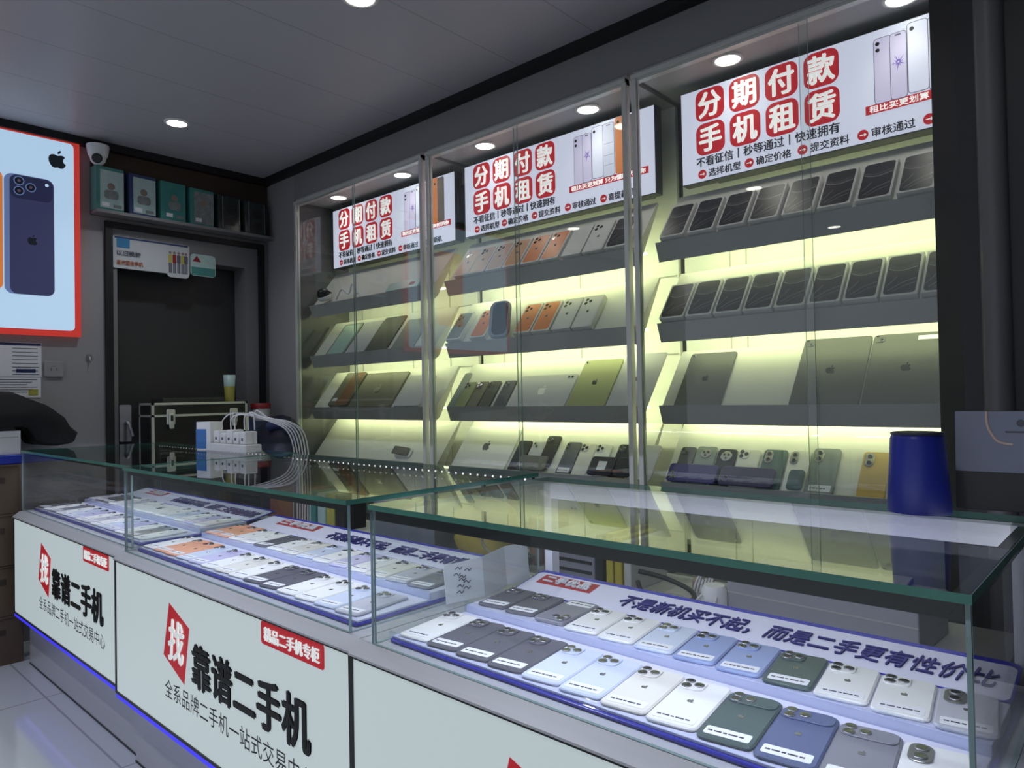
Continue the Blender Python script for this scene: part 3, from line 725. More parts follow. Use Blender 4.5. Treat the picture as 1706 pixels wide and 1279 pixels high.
counter('middle glass display counter, with two orange phones in its front row', -2.390, -1.190, .812, 1.395, -2.408, -1.150, .790, .013, False, CASE_LED*1.15)
counter('far glass display counter, beside the cardboard cartons', -3.705, -2.420, .842, 1.43, -3.672, -2.412, .805, .008, False, CASE_LED*1.15)

# ------------------------------------------------------------------ trays inside the counters
def tray(label, x0, x1, yf, y2, yh, yb, header):
    cx = (x0+x1)/2
    t = thing('display_tray', label, 'tray', (cx, yf, .6695))
    def L(n, m, a, b, c_, d, e, f_, r=.0):
        q = MB(); q.x = Matrix.Translation((-cx, -yf, -.6695))
        q.rprism(a, b, c_, d, e, f_, r or .002, .0008); return q.build(n, m, t)
    L('blue_base', 'blue_acrylic', x0, x1, yf, yb, .6695, .6745, .012)
    L('lower_tier', 'tray_white', x0+.006, x1-.006, yf+.006, y2-.012, .6748, .6795)
    L('clear_lip', 'acrylic', x0+.002, x1-.002, yf-.001+.001, yf+.0050, .6748, .6885)
    L('upper_tier', 'tray_white', x0+.006, x1-.006, y2-.008, yh, .6748, .6935)
    L('clear_lip', 'acrylic', x0+.004, x1-.004, y2-.0115, y2-.0082, .6798, .7015)
    # sloped header board
    hl = math.hypot(yb-yh-.004, .022); ang = math.atan2(.022, yb-yh-.004)
    hb = MB().rprism(-(x1-x0)/2+.004, (x1-x0)/2-.004, 0, hl, 0, .004, .014, .0008, 0, 5, 1).build('header_board', ['blue_acrylic', 'blue_acrylic'], t, (0, yh+.002-yf, .691-.6695), (ang, 0, 0))
    MB().rprism(-(x1-x0)/2+.008, (x1-x0)/2-.008, .001, hl-.014, .004, .0046, .012, 0, 0, 5).build('header_face', 'tray_white', hb)
    wd_ = x1-x0
    if header:
        tx0 = -wd_/2+wd_*header[0]
        lettering('header_lettering', '不是新机买不起，而是二手更有性价比', tx0, hl*.20, wd_/2-.03-tx0, hl*.44, 'ink_blue', hb, .005, .004, .15)
        rx0 = -wd_/2+wd_*header[1]
        MB().box(rx0, rx0+wd_*header[2], hl*.42, hl*.80, .0047, .0053).build('red_stamp', 'tray_red', hb)
        lettering('header_lettering', '二手优品', rx0+.012, hl*.48, wd_*header[2]-.024, hl*.26, 'label_white', hb, .0058, .02)
    return t
tray('stepped display tray of phones in the nearest counter', -1.092, -.155, .832, 1.040, 1.180, 1.292, (.28, .035, .16))
tray('stepped display tray of phones in the middle counter', -2.372, -1.206, .840, 1.049, 1.200, 1.315, (.38, .10, .20))
tray('stepped display tray of phones in the far counter', -3.66, -2.44, .872, 1.080, 1.24, 1.36, (.38, .10, .16))
ZL, ZU = .6798, .6938
def row(colors, x0, pitch, y, z, rz, w, l, lab, grp, cams='trio', tags=True):
    for i, c in enumerate(colors):
        if not c: continue
        cc, cm = (c.split(':')+[cams])[:2] if ':' in c else (c, cams)
        nm = dict(graphite='dark grey', grey='grey', ice='icy white', slate='dark blue', lilac='lilac', coral='orange').get(cc, cc)
        phone(nm+' phone, '+lab % ords[i], cc, (x0+pitch*i, y, z), (0, 0, R(rz)), w, l, .006, cm, tags, 'lens_ring' if cc in ('white', 'ice', 'silver', 'cream', 'lilac') else 'lens_ring', grp)
row(['white', 'graphite', 'graphite', 'graphite', 'ice', 'ice', 'cream', 'white', 'green:bar', 'slate:bar', 'grey:bar', 'white:oval'], -1.036, .0768, .845, ZL, 7.5, .0745, .158,
    '%s from the handwritten card in the nearest counter front row', 'phones in the nearest counter front row')
row([None, None, None, 'white', 'white', 'ice', 'blue', 'blue', 'green', 'white', 'white', 'silver:oval'], -1.020, .0755, 1.036, ZU, 8, .0715, .1395,
    '%s from the handwritten card in the nearest counter rear row', 'phones in the nearest counter rear row', tags=True)
phone('dark grey phone under the red stamped header, the one touching the card', 'graphite', (-1.028, 1.0445, ZU), (0, 0, R(8)), .0715, .132, .0065, 'trio', True, None)
phone('dark grey phone under the red stamped header, away from the card', 'graphite', (-.952, 1.0445, ZU), (0, 0, R(8)), .0715, .132, .0065, 'trio', True, None)
phone('dark grey phone turned the other way, its lenses towards the front', 'grey', (-.882, 1.1785, ZU), (0, 0, R(184)), .0715, .138, .0085, 'trio', True, None)
row(['white', 'coral:bar', 'coral:bar', 'ice', 'lilac', 'white', 'cream', 'white', 'graphite', 'graphite', 'white', 'white', 'ice', 'silver'], -2.312, .0805, .853, ZL, 8, .0755, .158,
    '%s from the charger end in the middle counter front row', 'phones in the middle counter front row')
row(['coral:bar', 'coral:bar', 'white', 'white:duo', 'graphite:duo', 'white', 'cream', 'ice', 'white', 'lilac', 'white', 'cream', 'silver', 'grey'], -2.312, .0805, 1.047, ZU, 8, .0735, .143,
    '%s from the charger end in the middle counter rear row', 'phones in the middle counter rear row')
row(['graphite', 'white', 'grey', 'white', 'ice', 'lilac', 'white', 'silver', 'white', 'ice', 'lilac', 'white', 'mist', 'white'], -3.60, .0850, .886, ZL, 9, .0765, .160,
    '%s from the carton end in the far counter front row', 'phones in the far counter front row')
row(['silver', 'graphite', 'mid', 'white', 'silver', 'white', None, None, None, 'white', 'ice', 'white', 'lilac', 'white'], -3.60, .0850, 1.086, ZU, 8, .0765, .148,
    '%s from the carton end in the far counter rear row', 'phones in the far counter rear row')
phone('large white tablet lying flat in the far counter', 'white', (-3.005, 1.088, ZU), (0, 0, R(4)), .23, .138, .006, 'dot', False, 'lens_ring', name='tablet', cat='tablet')

# handwritten card between the trays
t = thing('handwritten_card', 'white folded card with scribbled handwriting standing between two trays', 'card', (-1.146, 1.10, .676), (0, 0, 0))
m = MB()
pts = [(.0, 0), (.02, .10), (-.004, .20), (.015, .262)]
n = len(pts)
vs = []
for k, (dx, dy) in enumerate(pts):
    vs += [(dx-.022, dy-.05, -.002), (dx-.030, dy-.05, .082+.004*k)]
for k, (dx, dy) in enumerate(pts):
    vs += [(dx-.0208, dy-.05, -.002), (dx-.0288, dy-.05, .082+.004*k)]
fs = []
for k in range(n-1):
    fs += [(2*k, 2*k+2, 2*k+3, 2*k+1), (2*n+2*k, 2*n+2*k+1, 2*n+2*k+3, 2*n+2*k+2), (2*k+1, 2*k+3, 2*n+2*k+3, 2*n+2*k+1), (2*k, 2*n+2*k, 2*n+2*k+2, 2*k+2)]
fs += [(0, 1, 2*n+1, 2*n), (2*n-2, 4*n-2, 4*n-1, 2*n-1)]
m.add(vs, fs); m.build('folded_sheet', 'paper', t)
m = MB(); rng = random.Random(3)
for q in range(9):
    y0 = -.028+rng.random()*.02+(q % 2)*.012; z0 = .018+.0065*q
    def px(yy, zz): 
        f_ = (yy+.05)/.10; return -.0208+.02*f_-.0078*(zz/.082)+.0012
    P = [(px(y0+a, z0+b), y0+a, z0+b) for a, b in ((0, 0), (.008, .004), (.012, -.002), (.018, .003))]
    m.tube(P, .0011, 5, 0, 3)
m.build('handwriting', 'ink_grey', t)

# blue cup and the notice on the near counter top
t = thing('blue_cup', 'dark blue plastic cup standing upside down on the nearest counter', 'cup', (-.292, 1.292, GT+.0005))
MB().lathe([(.046, 0), (.0465, .004), (.0395, .118), (.0375, .124), (.0345, .126), (.033, .1245), (.033, .1235)], 36).build('cup_body', 'navy_plastic', t)
MB().lathe([(.0348, .124), (.0375, .1242), (.0392, .1265), (.0375, .1285), (.0345, .1285), (.0335, .126)], 36).build('rim', 'back_navy', t)
t = thing('notice_stand', 'pale grey notice board on a slanted stand behind the blue cup', 'sign', (-.165, 1.372, GT+.0), (R(90-8), 0, R(4)))
m = MB(); m.rprism(-.09, .24, 0, .162, -.010, 0, .004, .001); m.build('board', 'dark_door', t)
MB().box(-.089, .239, .062, .161, 0, .0006).build('upper_print', 'notice_grey', t)
m = MB(); m.tube([(-.045, .161, .0008), (-.043, .135, .0008), (-.03, .112, .0008), (-.01, .107, .0008)], .0022, 5); m.build('curved_line', 'back_pink', t)
m = MB(); m.box(.02, .11, .105, .110, .0006, .0009)
for q in range(3): m.box(.028, .07+.01*(q % 2), .090-.006*q, .0925-.006*q, .0006, .0009)
m.build('printed_lines', 'ink_grey', t)
m = MB(); m.cyl((.001, .142, 0), .006, .0006, .0009, 14); m.box(-.02, .022, .126, .129, .0006, .0009); m.build('emblem', 'ink_grey', t)
MB().box(-.06, .21, .0, .02, -.05, -.011).build('foot', 'dark_door', t)

# ================================================================== things on the lower ledge behind the counters
LG = .4605
def bx_thing(name, label, cat, x, y, z, sx, sy, sz, m, rz=0, group=None, r=.004):
    t = thing(name, label, cat, (x, y, z), (0, 0, R(rz)), group)
    MB().rprism(-sx/2, sx/2, -sy/2, sy/2, 0, sz, r, min(.002, r*.5)).build('shell', m, t)
    return t
# low workbench in the aisle that carries the clutter
t = thing('work_bench', 'low grey bench behind the counters, carrying cables and cartons', 'bench', (-2.0, 1.78, 0))
MB().rprism(-1.25, 1.76, -.16, .21, .53, .56, .006, .002).build('bench_top', 'shelf_grey', t)
for x in (-1.24, -.6, .6, 1.68):
    MB().box(x, x+.04, -.14, .19, 0, .53).build('leg', 'shelf_grey', t)
BZ = .5605
t = bx_thing('carton', 'long white carton with a grey seam behind the nearest counter', 'box', -.60, 1.80, BZ, .44, .22, .10, 'carton_grey', -3)
MB().box(-.219, .219, -.1112, -.110, .06, .063).build('seam', 'shelf_grey', t)
bx_thing('carton', 'thin pale carton lying on the long white carton', 'box', -.62, 1.80, BZ+.1005, .36, .20, .014, 'carton_grey', 4)
t = thing('adapter', 'round white mains adapter with two hanging wires', 'adapter', (-.86, 1.70, BZ)); MB().lathe([(.03, 0), (.034, .01), (.034, .06), (.026, .072)], 20).build('shell', 'white_plastic', t)
m = MB(); m.tube([(-.02, -.03, .05), (-.03, -.05, .03), (-.03, -.05, .002)], .003); m.tube([(.02, -.03, .05), (.025, -.055, .03), (.02, -.05, .002)], .003); m.build('wire', 'cable_white', t)
m = MB(); rng = random.Random(5)
for q in range(6):
    dx = .010*q; m.tube([(dx-.05, -.03, .004), (dx-.035, -.02, .05+.005*q), (dx+.01, .0, .085+.004*q), (dx+.05, .03, .03)], .0032)
t = tag(m.build('cable_bundle', 'cable_white', None, (-.94, 1.86, BZ)), 'bundle of thin white cables arching beside the white carton', 'cable')
m = MB(); m.tube([(-.09, 0, .03), (-.05, -.03, .008), (.03, -.035, .005), (.08, .0, .008), (.05, .045, .02), (-.03, .05, .04), (-.1, .02, .055)], .007)
tag(m.build('cable', 'cable_black', None, (-1.02, 1.73, BZ+.003)), 'thick black cable looped on the bench', 'cable')
m = MB(); m.rprism(-.03, .03, -.02, .02, 0, .03, .006, .002); tag(m.build('copper_coil', 'wire_tan', None, (-.985, 1.88, BZ), (0, 0, .4)), 'small tan coil of wire beside the black cable', 'coil')
for i, (x, m_, lb, hh) in enumerate(((-1.235, 'black_plastic', 'black upright folder between the yellow ones and the printer', .15), (-1.200, 'yellow_spine', 'yellow upright folder next to the black one', .16), (-1.170, 'yellow_spine', 'yellow upright folder farther from the black one', .15), (-1.138, 'shelf_grey', 'grey upright folder at the end of the folders', .145))):
    bx_thing('folder', lb, 'folder', x, 1.82, BZ, .024, .20, hh, m_, 0, 'upright folders on the bench', .003)
t = bx_thing('printer', 'dark slatted device with pale top on the bench', 'device', -1.375, 1.85, BZ, .20, .20, .13, 'slate_item')
m = MB()
for q in range(3): m.box(-.09, .09, -.1015, -.100, .02+.03*q, .03+.03*q)
m.build('slots', 'black_plastic', t)
m = MB()
for q in range(4):
    rr = .03+.007*q; m.tube([(rr*math.cos(a*.7), rr*math.sin(a*.7), .008+.012*q) for a in range(10)], .0055)
tag(m.build('cable_coil', 'cable_green', None, (-1.56, 1.72, BZ)), 'green grey cable wound in rings on the bench', 'cable')
# crumpled yellow bag
t = thing('plastic_bag', 'crumpled yellow plastic bag on the bench behind the card', 'bag', (-1.78, 1.80, BZ))
m = MB(); rng = random.Random(9); nu, nv = 16, 9; vs = []; fs = []
for j in range(nv):
    for i in range(nu):
        a = 2*math.pi*i/nu; s_ = math.sin(math.pi*(j+.6)/(nv+.4)); k = .8+.35*rng.random()
        vs.append((.15*math.cos(a)*s_*k, .10*math.sin(a)*s_*k, .10*(1-math.cos(math.pi*j/(nv-1)))))
for j in range(nv-1):
    for i in range(nu): fs.append((j*nu+i, j*nu+(i+1) % nu, (j+1)*nu+(i+1) % nu, (j+1)*nu+i))
fs += [list(range(nu))[::-1], list(range((nv-1)*nu, nv*nu))]
m.add(vs, fs, 0, True); m.build('bag_body', 'yellow_bag', t)
bx_thing('carton', 'brown upright carton beside the yellow bag', 'box', -1.565, 1.89, BZ, .035, .18, .16, 'brown_spine')
bx_thing('carton', 'blue grey storage box behind the middle counter', 'box', -2.13, 1.82, BZ, .36, .24, .17, 'slate_item')
bx_thing('carton', 'rust red box behind the middle counter', 'box', -3.06, 1.82, BZ, .20, .2, .15, 'rust_red')
for x, m_, lb in ((-2.86, 'teal', 'teal green packet on the bench'), (-2.78, 'teal_pale', 'pale green packet on the bench'), (-2.71, 'yellow_green', 'yellow green packet on the bench'), (-2.64, 'black_plastic', 'black packet on the bench')):
    bx_thing('packet', lb, 'packet', x, 1.82, BZ, .062, .12, .15, m_, 0, 'upright packets on the bench')
m = MB(); m.tube([(-1.64, 1.66, .72), (-1.66, 1.655, .65), (-1.58, 1.65, .60), (-1.52, 1.65, .566)], .005); tag(m.build('cable', 'wire_tan'), 'tan wire hanging beside the yellow bag', 'cable')

# ------------------------------------------------------------------ chargers and cables on the middle counter
t = thing('charging_station', 'white multi-socket charging strip with plugged chargers on the far counter', 'charger', (-2.72, 1.335, GT+.0005))
MB().rprism(-.15, .15, -.035, .035, 0, .03, .008, .003).build('strip', 'white_plastic', t)
rng = random.Random(2)
for x, h_ in ((-.11, .05), (-.055, .042), (.0, .055), (.055, .045), (.11, .05)):
    m = MB(); m.rprism(x-.022, x+.022, -.026, .026, .0305, .0305+h_, .006, .003); m.box(x-.006, x+.006, -.0275, -.026, .045, .055, 1); m.build('charger_block', ['white_plastic', 'ink_grey'], t)
m = MB()
for q, (x, yy) in enumerate(((-.11, 0), (-.055, .01), (.0, 0), (.055, .012), (.11, 0), (.12, .02))):
    e = .20+.012*q
    m.tube([(x, yy, .085), (x+.01, yy, .125+.007*q), (x+.08, yy+.02, .150-.004*q), ((x+e)/2+.09, .08, .115), (e, .125+.006*q, .06), (e+.03-.006*q, .135+.008*q, -.10), (e+.03-.010*q, .135+.01*q, -.25), (e+.03-.01*q, .135+.01*q, -.36)], .0027)
m.build('charging_cable', 'cable_white', t)
t = thing('carton', 'small blue and white carton beside the white chargers', 'box', (-2.925, 1.325, GT+.0005), (0, 0, R(12)))
MB().rprism(-.045, .045, -.03, .03, 0, .115, .003, .001).build('shell', 'white_plastic', t); MB().box(-.0455, .02, -.0312, -.0302, .005, .085).build('blue_print', 'case_blue', t)
MB().box(-.0462, -.0452, -.028, .028, .005, .085).build('blue_print', 'case_blue', t)

# ------------------------------------------------------------------ flight case and clutter before the door
t = thing('side_cabinet', 'dark low cabinet in front of the door, under the flight case', 'cabinet', (-3.91, 1.78, 0))
MB().rprism(-.09, .09, -.34, .35, 0, .79, .006, .002).build('shell', 'dark_door', t)
MB().box(.0905, .093, -.32, .0, .03, .76).build('door_panel', 'black_plastic', t); MB().box(.0905, .093, .01, .33, .03, .76).build('door_panel', 'black_plastic', t)
t = thing('flight_case', 'black flight case with aluminium edges and two latches', 'case', (-3.91, 1.692, .7915))
CX, CY = .085, .255
MB().box(-CX, CX, -CY, CY, .006, .33).build('shell', 'black_plastic', t)
e = MB(); T = .012
for x in (-CX-.003, CX+.003-T):
    for y in (-CY-.003, CY+.003-T): e.box(x, x+T, y, y+T, .003, .336)
    for z in (.0, .336-T, .262): e.box(x, x+T, -CY-.003, CY+.003, z, z+T)
for y in (-CY-.003, CY+.003-T):
    for z in (0, .336-T, .262): e.box(-CX-.003, CX+.003, y, y+T, z, z+T)
e.build('edge_trim', 'bright_metal', t)
for y in (-.165, .175):
    m = MB(); m.x = Matrix.Translation((CX+.004, y, .25)) @ Matrix.Rotation(R(90), 4, 'Z') @ Matrix.Rotation(R(90), 4, 'X')
    m.rprism(-.022, .022, -.030, .050, 0, .008, .008, .002); m.rprism(-.012, .012, -.050, .030, .008, .018, .006, .002); m.rprism(-.006, .006, -.01, .02, .018, .0185, .003, 0, 1); m.build('latch', ['bright_metal', 'black_plastic'], t)
m = MB(); m.x = Matrix.Translation((CX+.004, -.165, .075)); m.tube([(0, -.05, 0), (.02, -.045, 0), (.02, .045, 0), (0, .05, 0)], .006); m.build('handle', 'bright_metal', t)
bx_thing('laptop', 'thin dark laptop lying on the flight case', 'laptop', -3.91, 1.66, 1.128, .14, .34, .024, 'dark_door', 3)
t = thing('drink_cup', 'tall translucent cup with yellow green drink in front of the dark door', 'cup', (-3.90, 1.885, 1.128))
MB().lathe([(.026, 0), (.03, .085)], 20).build('drink', 'yellow_green', t); MB().lathe([(.0302, .085), (.034, .15), (.032, .15)], 20).build('clear_rim', 'teal_pale', t)
t = thing('carton', 'dark blue carton under the red lidded jar', 'box', (-3.90, 2.04, .7915)); MB().rprism(-.08, .08, -.085, .085, 0, .22, .004, .001).build('shell', 'banner_navy', t); MB().box(-.08, .08, -.0858, -.0852, .12, .16).build('print', 'back_purple', t)
t = thing('jar', 'white tub with a red lid standing on the dark blue carton', 'jar', (-3.885, 2.065, 1.0122)); MB().lathe([(.046, 0), (.05, .01), (.052, .07)], 24).build('tub', 'white_plastic', t); MB().lathe([(.056, .07), (.057, .098), (.052, .102)], 24).build('lid', 'red_lid', t)
t = thing('fabric_bundle', 'dark navy cloth bundle piled at the door end of the glazed cabinets', 'cloth', (-3.52, 1.99, 0)); m = MB(); rng = random.Random(8)
vs = []; fs = []; nu = 20; prof = [(.11, 0), (.13, .3), (.14, .6), (.15, .80), (.15, .90), (.12, .98), (.07, 1.02), (.01, 1.03)]
for r_, z in prof:
    for k in range(nu):
        a = 2*math.pi*k/nu; q = 1+.10*math.sin(3*a+z*9)+.06*rng.random(); vs.append((r_*q*math.cos(a), .8*r_*q*math.sin(a), z+(.02*math.sin(2*a+1) if z > .5 else 0)))
for k in range(len(prof)-1):
    for i in range(nu): fs.append((k*nu+i, k*nu+(i+1) % nu, (k+1)*nu+(i+1) % nu, (k+1)*nu+i))
fs += [list(range(nu))[::-1], list(range((len(prof)-1)*nu, len(prof)*nu))]
m.add(vs, fs, 0, True); m.build('bundle', 'back_navy', t)
m = MB(); m.tube([(.02, -.08, .99), (.10, -.05, 1.0), (.15, -.02, .96), (.16, .0, .90)], .028, 8); m.build('blue_sleeve', 'banner_navy', t)

# ------------------------------------------------------------------ cartons, white box and jacket at the far end
tops = [.0, .21, .43, .655]; hs = [.208, .218, .223, .215]
for k in range(4):
    t = thing('cardboard_carton', 'brown cardboard carton, %s of the stack beside the far counter' % ('lowest', 'second from the floor', 'third from the floor', 'topmost')[k], 'box', (-3.86, .74, tops[k]), (0, 0, R((0, 1, -1, .6)[k])), 'stacked brown cartons')
    MB().rprism(-.14, .13, -.28, .11, 0, hs[k], .003, .001).build('carton', 'cardboard', t)
    m = MB(); m.x = Matrix.Translation((.1306, -.20, 0)) @ Matrix.Rotation(R(90), 4, 'Z') @ Matrix.Rotation(R(90), 4, 'X')
    for q in range(5): m.box(.02+.05*q, .045+.05*q, hs[k]*.62, hs[k]*.74, 0, .0006)
    m.box(.0, .29, hs[k]-.012, hs[k]-.009, 0, .0006); m.build('printed_marks', 'cardboard_ink', t)
t = thing('storage_tub', 'blue shallow tub on top of the brown cartons', 'tub', (-3.86, .70, .8705)); MB().rprism(-.13, .13, -.24, .16, 0, .04, .01, .004).build('shell', 'blue_lid', t)
t = thing('carton', 'white box under the black jacket', 'box', (-3.87, .66, .911)); MB().rprism(-.12, .12, -.20, .19, 0, .105, .004, .001).build('shell', 'white_plastic', t); MB().box(.1205, .1212, -.19, .18, .075, .078).build('lid_line', 'shelf_grey', t)
# jacket: draped sheet following the box and hanging beyond it
prof = [(.40, 1.12), (.52, 1.165), (.65, 1.188), (.77, 1.190), (.83, 1.182), (.89, 1.153), (.95, 1.124), (1.01, 1.078), (1.04, 1.035), (1.075, .990), (1.06, .952), (1.0, .945)]
inner = [(.40, 1.03), (.52, 1.03), (.65, 1.034), (.77, 1.038), (.86, 1.04), (.885, 1.03), (.905, .99), (.915, .962), (.93, .955), (.95, .95), (.97, .947), (.99, .944)]
m = MB(); nx = 11; rng = random.Random(4); vs = []; fs = []
loop = prof+inner[::-1]; NL = len(loop)
for i in range(nx):
    x = -.15+.29*i/(nx-1); edge = 1-abs(2*i/(nx-1)-1)**6*.55
    for (y, z) in loop:
        cy, cz = .86, 1.03
        vs.append((x+.012*math.sin(9*y+i), cy+(y-cy)*(.93+.07*edge)+.012*math.sin(i*1.7+z*20), max(cz+(z-cz)*(.80+.2*edge)+.010*math.sin(i*2.1+y*14), .934)))
for i in range(nx-1):
    for k in range(NL): fs.append((i*NL+k, i*NL+(k+1) % NL, (i+1)*NL+(k+1) % NL, (i+1)*NL+k))
fs += [list(range(NL))[::-1], list(range((nx-1)*NL, nx*NL))]
m.add(vs, fs, 0, True)
jk = thing('jacket', 'black jacket draped over the white box beside the poster wall', 'jacket', (-3.86, 0, 0))
m.build('garment', 'jacket_black', jk)

# ================================================================== wall with the poster
t = thing('light_box_poster', 'red framed pale blue light box poster of a dark blue phone', 'poster', (-4.029, .05, 1.467), (R(90), 0, R(90)))
PW, PH = 1.115, 1.003
MB().box(0, PW, 0, PH, 0, .028).build('frame', 'poster_red', t)
MB().rprism(.025, PW-.027, .028, PH-.036, .028, .0295, .02).build('sign_face', 'poster_face', t)
emblem_into(MB(), 1.018, .877, .092, .0296).build('emblem', 'poster_black', t)
def pphone(x0, x1, y0, y1, body, rim, deep, zz, lens):
    p = MB().rprism(x0, x1, y0, y1, zz, zz+.001, .035, 0, 0, 6).build('printed_phone', rim, t)
    MB().rprism(x0+.022, x1, y0, y1-.002, zz+.001, zz+.0016, .032, 0, 0, 6).build('phone_back', body, p)
    MB().rprism(x0+.024, x1-.006, y1-.115, y1-.006, zz+.0016, zz+.002, .03, 0, 0, 6).build('camera_plateau', deep, p)
    if lens:
        l = MB()
        for (a, b) in ((.06, .03), (.06, .078), (.108, .054)):
            l.cyl((x0+a, y1-b, 0), .022, zz+.002, zz+.0024, 22, 1); l.cyl((x0+a, y1-b, 0), .0175, zz+.0024, zz+.0028, 22, 0); l.cyl((x0+a, y1-b, 0), .007, zz+.0028, zz+.003, 16, 2)
        l.cyl((x1-.03, y1-.03, 0), .008, zz+.002, zz+.0024, 16, 3)
        l.build('printed_lens', ['poster_black', 'poster_rim', 'poster_lens', 'poster_face'], p)
        emblem_into(MB(), (x0+x1)/2+.012, (y0+y1)/2-.02, .05, zz+.0017).build('emblem', 'poster_black', p)
pphone(.52, .79, .205, .772, 'poster_orange', 'poster_orange', 'poster_orange', .0297, False)
pphone(.795, 1.0, .192, .765, 'poster_navy', 'poster_rim', 'poster_navy_deep', .031, True)

# security camera
t = thing('security_camera', 'white dome security camera at the top of the poster wall', 'camera', (-3.955, 1.235, CEIL-.0385))
MB().lathe([(.052, 0), (.052, -.012), (.045, -.05), (.04, -.06)], 24).build('housing', 'white_plastic', t)
m = MB(); m.lathe([(.001, -.05), (.02, -.046), (.034, -.03), (.038, -.01), (.038, 0)], 24); m.build('eyeball', 'white_plastic', t, (0, 0, -.05))
m = MB(); m.lathe([(.024, 0), (.024, .012), (.020, .014)], 20); m.build('lens', 'lens_black', t, (.028, -.012, -.072), (0, R(115), R(-25)))
# ledge with six packaged headsets
t = thing('wall_ledge', 'brown wooden ledge board above the door holding green packages', 'shelf', (-4.028, 1.70, 2.10))
MB().box(0, .012, -.48, .49, .0, .34).build('back_board', 'brown_wood', t); MB().box(.012, .10, -.48, .49, .0, .016).build('ledge', 'grey_frame', t)
g = 'packages on the ledge above the door'
for i, (f_, pr_, lb) in enumerate((('teal', 'teal_pale', 'green edged package with a pale portrait photo, nearest the security camera'), ('banner_navy', 'teal_pale', 'pale package with grey print, second from the security camera'), ('teal', 'teal', 'solid teal package between pale ones'), ('teal', 'grey_print', 'teal and grey package after the solid teal one'), ('dark_print', 'dark_print', 'dark clear fronted package next to the last one'), ('dark_print', 'dark_print', 'dark clear fronted package closest to the corner of the wall'))):
    t = thing('package', lb, 'package', (-3.972, 1.285+.158*i, 2.1165), (0, 0, R(4)), g)
    MB().rprism(-.04, .028, -.068, .068, 0, .222-.006*i, .003, .001).build('carton', f_, t)
    MB().box(.0285, .0292, -.048, .066, .012, .205-.006*i).build('front_print', pr_, t)
    m = MB(); m.x = Matrix.Translation((.0294, .0, 0)) @ Matrix.Rotation(R(90), 4, 'Z') @ Matrix.Rotation(R(90), 4, 'X')
    if i < 4:
        m.cyl((.005, .125, 0), .018, 0, .0006, 14, 0); m.rprism(-.028, .04, .06, .105, 0, .0006, .015, 0, 1); m.box(-.04, -.005, .02, .04, 0, .0006, 2); m.box(.015, .055, .018, .034, 0, .0006, 1)
        m.build('printed_figure', ['skin_print', 'grey_print', 'label_white'], t)
    else:
        m.box(-.045, -.04, .012, .19, 0, .001, 0); m.box(.058, .062, .012, .19, 0, .001, 0); m.box(-.03, .03, .03, .07, 0, .001, 1); m.cyl((.01, .12, 0), .03, 0, .001, 18, 1); m.build('headset_print', ['grey_print', 'black_plastic'], t)
# banner on the door head
t = thing('door_banner', 'white printed banner with a blue square across the door head', 'banner', (-4.027, 1.32, 1.84), (R(90), 0, R(90)))
MB().rprism(0, .40, 0, .17, 0, .006, .012, .001).build('board', 'banner_white', t)
MB().box(.02, .085, .11, .16, .006, .0068).build('blue_square', 'banner_blue', t)
MB().box(.01, .39, .158, .168, .006, .0066).build('blue_strip', 'banner_navy', t)
lettering('dark_lettering', '以旧换新', .02, .068, .12, .028, 'ink_grey', t, .0068, .015)
lettering('orange_lettering', '高价回收手机', .02, .018, .13, .026, 'banner_orange', t, .0068, .015)
m = MB(); m.rprism(.275, .395, -.018, .155, .0062, .009, .02); gp = m.build('figure_panel', 'banner_white', t)
m = MB()
for q, (x, c_) in enumerate(((.292, 0), (.315, 1), (.338, 2), (.36, 0), (.378, 2))):
    m.cyl((x, .118, 0), .008, .0092, .0098, 10, 3); m.rprism(x-.010, x+.010, .06, .108, .0092, .0098, .006, 0, c_); m.box(x-.008, x-.001, .005, .06, .0092, .0098, 2); m.box(x+.001, x+.008, .005, .06, .0092, .0098, 2)
m.build('printed_people', ['yellow_green', 'red_lid', 'ink_grey', 'skin_print'], gp)
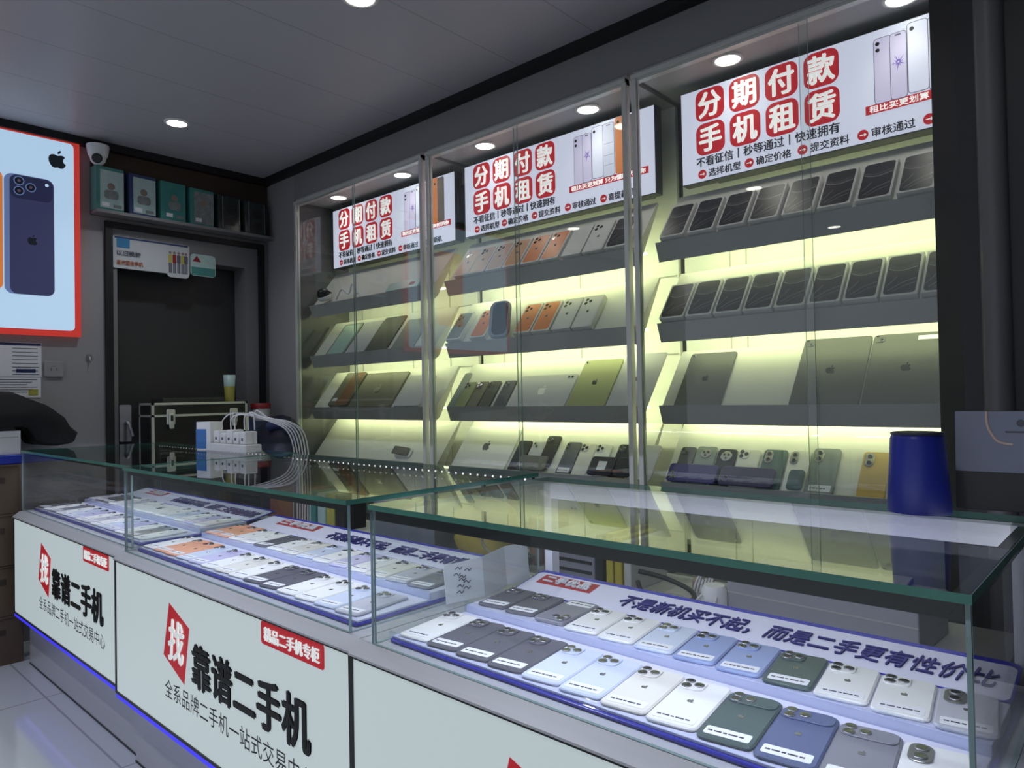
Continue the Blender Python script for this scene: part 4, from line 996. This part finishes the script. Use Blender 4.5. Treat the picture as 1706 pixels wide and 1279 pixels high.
t = thing('door_sticker', 'green and pale printed sign beside the white banner on the door head', 'sign', (-4.027, 1.725, 1.845), (R(90), 0, R(90)))
MB().rprism(0, .145, 0, .125, 0, .005, .02, .001).build('board', 'teal_pale', t); MB().box(.005, .14, .004, .05, .005, .0056).build('green_print', 'teal', t); m = MB(); m.prism([(.01, .08), (.06, .08), (.035, .115)], .005, .0056); m.build('red_roof', 'red_lid', t)
# papers, socket and hook on the wall
t = thing('wall_notice', 'pale printed licence sheets taped under the light box poster', 'notice', (-4.029, .70, 1.165), (R(90), 0, R(90)))
MB().box(0, .30, .10, .265, 0, .0015).build('sheet', 'paper', t); MB().box(.02, .297, .0, .097, 0, .0013).build('sheet', 'paper', t)
m = MB(); m.box(.0, .297, .25, .263, .0015, .002, 0)
for q in range(7): m.box(.18, .285, .235-.018*q, .238-.018*q, .0015, .002, 1)
m.box(.18, .29, .11, .113, .0015, .002, 0); m.box(.18, .29, .145, .148, .0015, .002, 0); m.box(.195, .275, .12, .138, .0015, .002, 0)
for q in range(6): m.box(.04, .28-.02*(q % 3), .085-.012*q, .088-.012*q, .0013, .002, 1)
m.box(.245, .285, .01, .04, .0013, .002, 2)
m.build('printed_text', ['banner_navy', 'ink_grey', 'yellow_green'], t)
t = thing('wall_socket', 'white double wall socket beside the taped notices', 'socket', (-4.029, 1.01, 1.265), (R(90), 0, R(90))); MB().rprism(0, .082, 0, .078, 0, .009, .006, .002).build('plate', 'wall_paint', t)
m = MB()
for a in (-.012, .012): m.box(.041+a-.002, .041+a+.002, .030, .045, .009, .0094)
m.box(.034, .048, .052, .055, .009, .0094); m.build('sockets', 'ink_grey', t)
t = thing('wall_hook', 'small hook stuck on the wall between socket and door', 'hook', (-4.029, 1.197, 1.35), (R(90), 0, R(90))); MB().rprism(0, .025, 0, .03, 0, .004, .006).build('pad', 'grey_frame', t); MB().tube([(.0125, .018, .004), (.0125, .012, .012), (.0125, .0, .014), (.0125, -.004, .022)], .003).build('hook', 'silver', t)
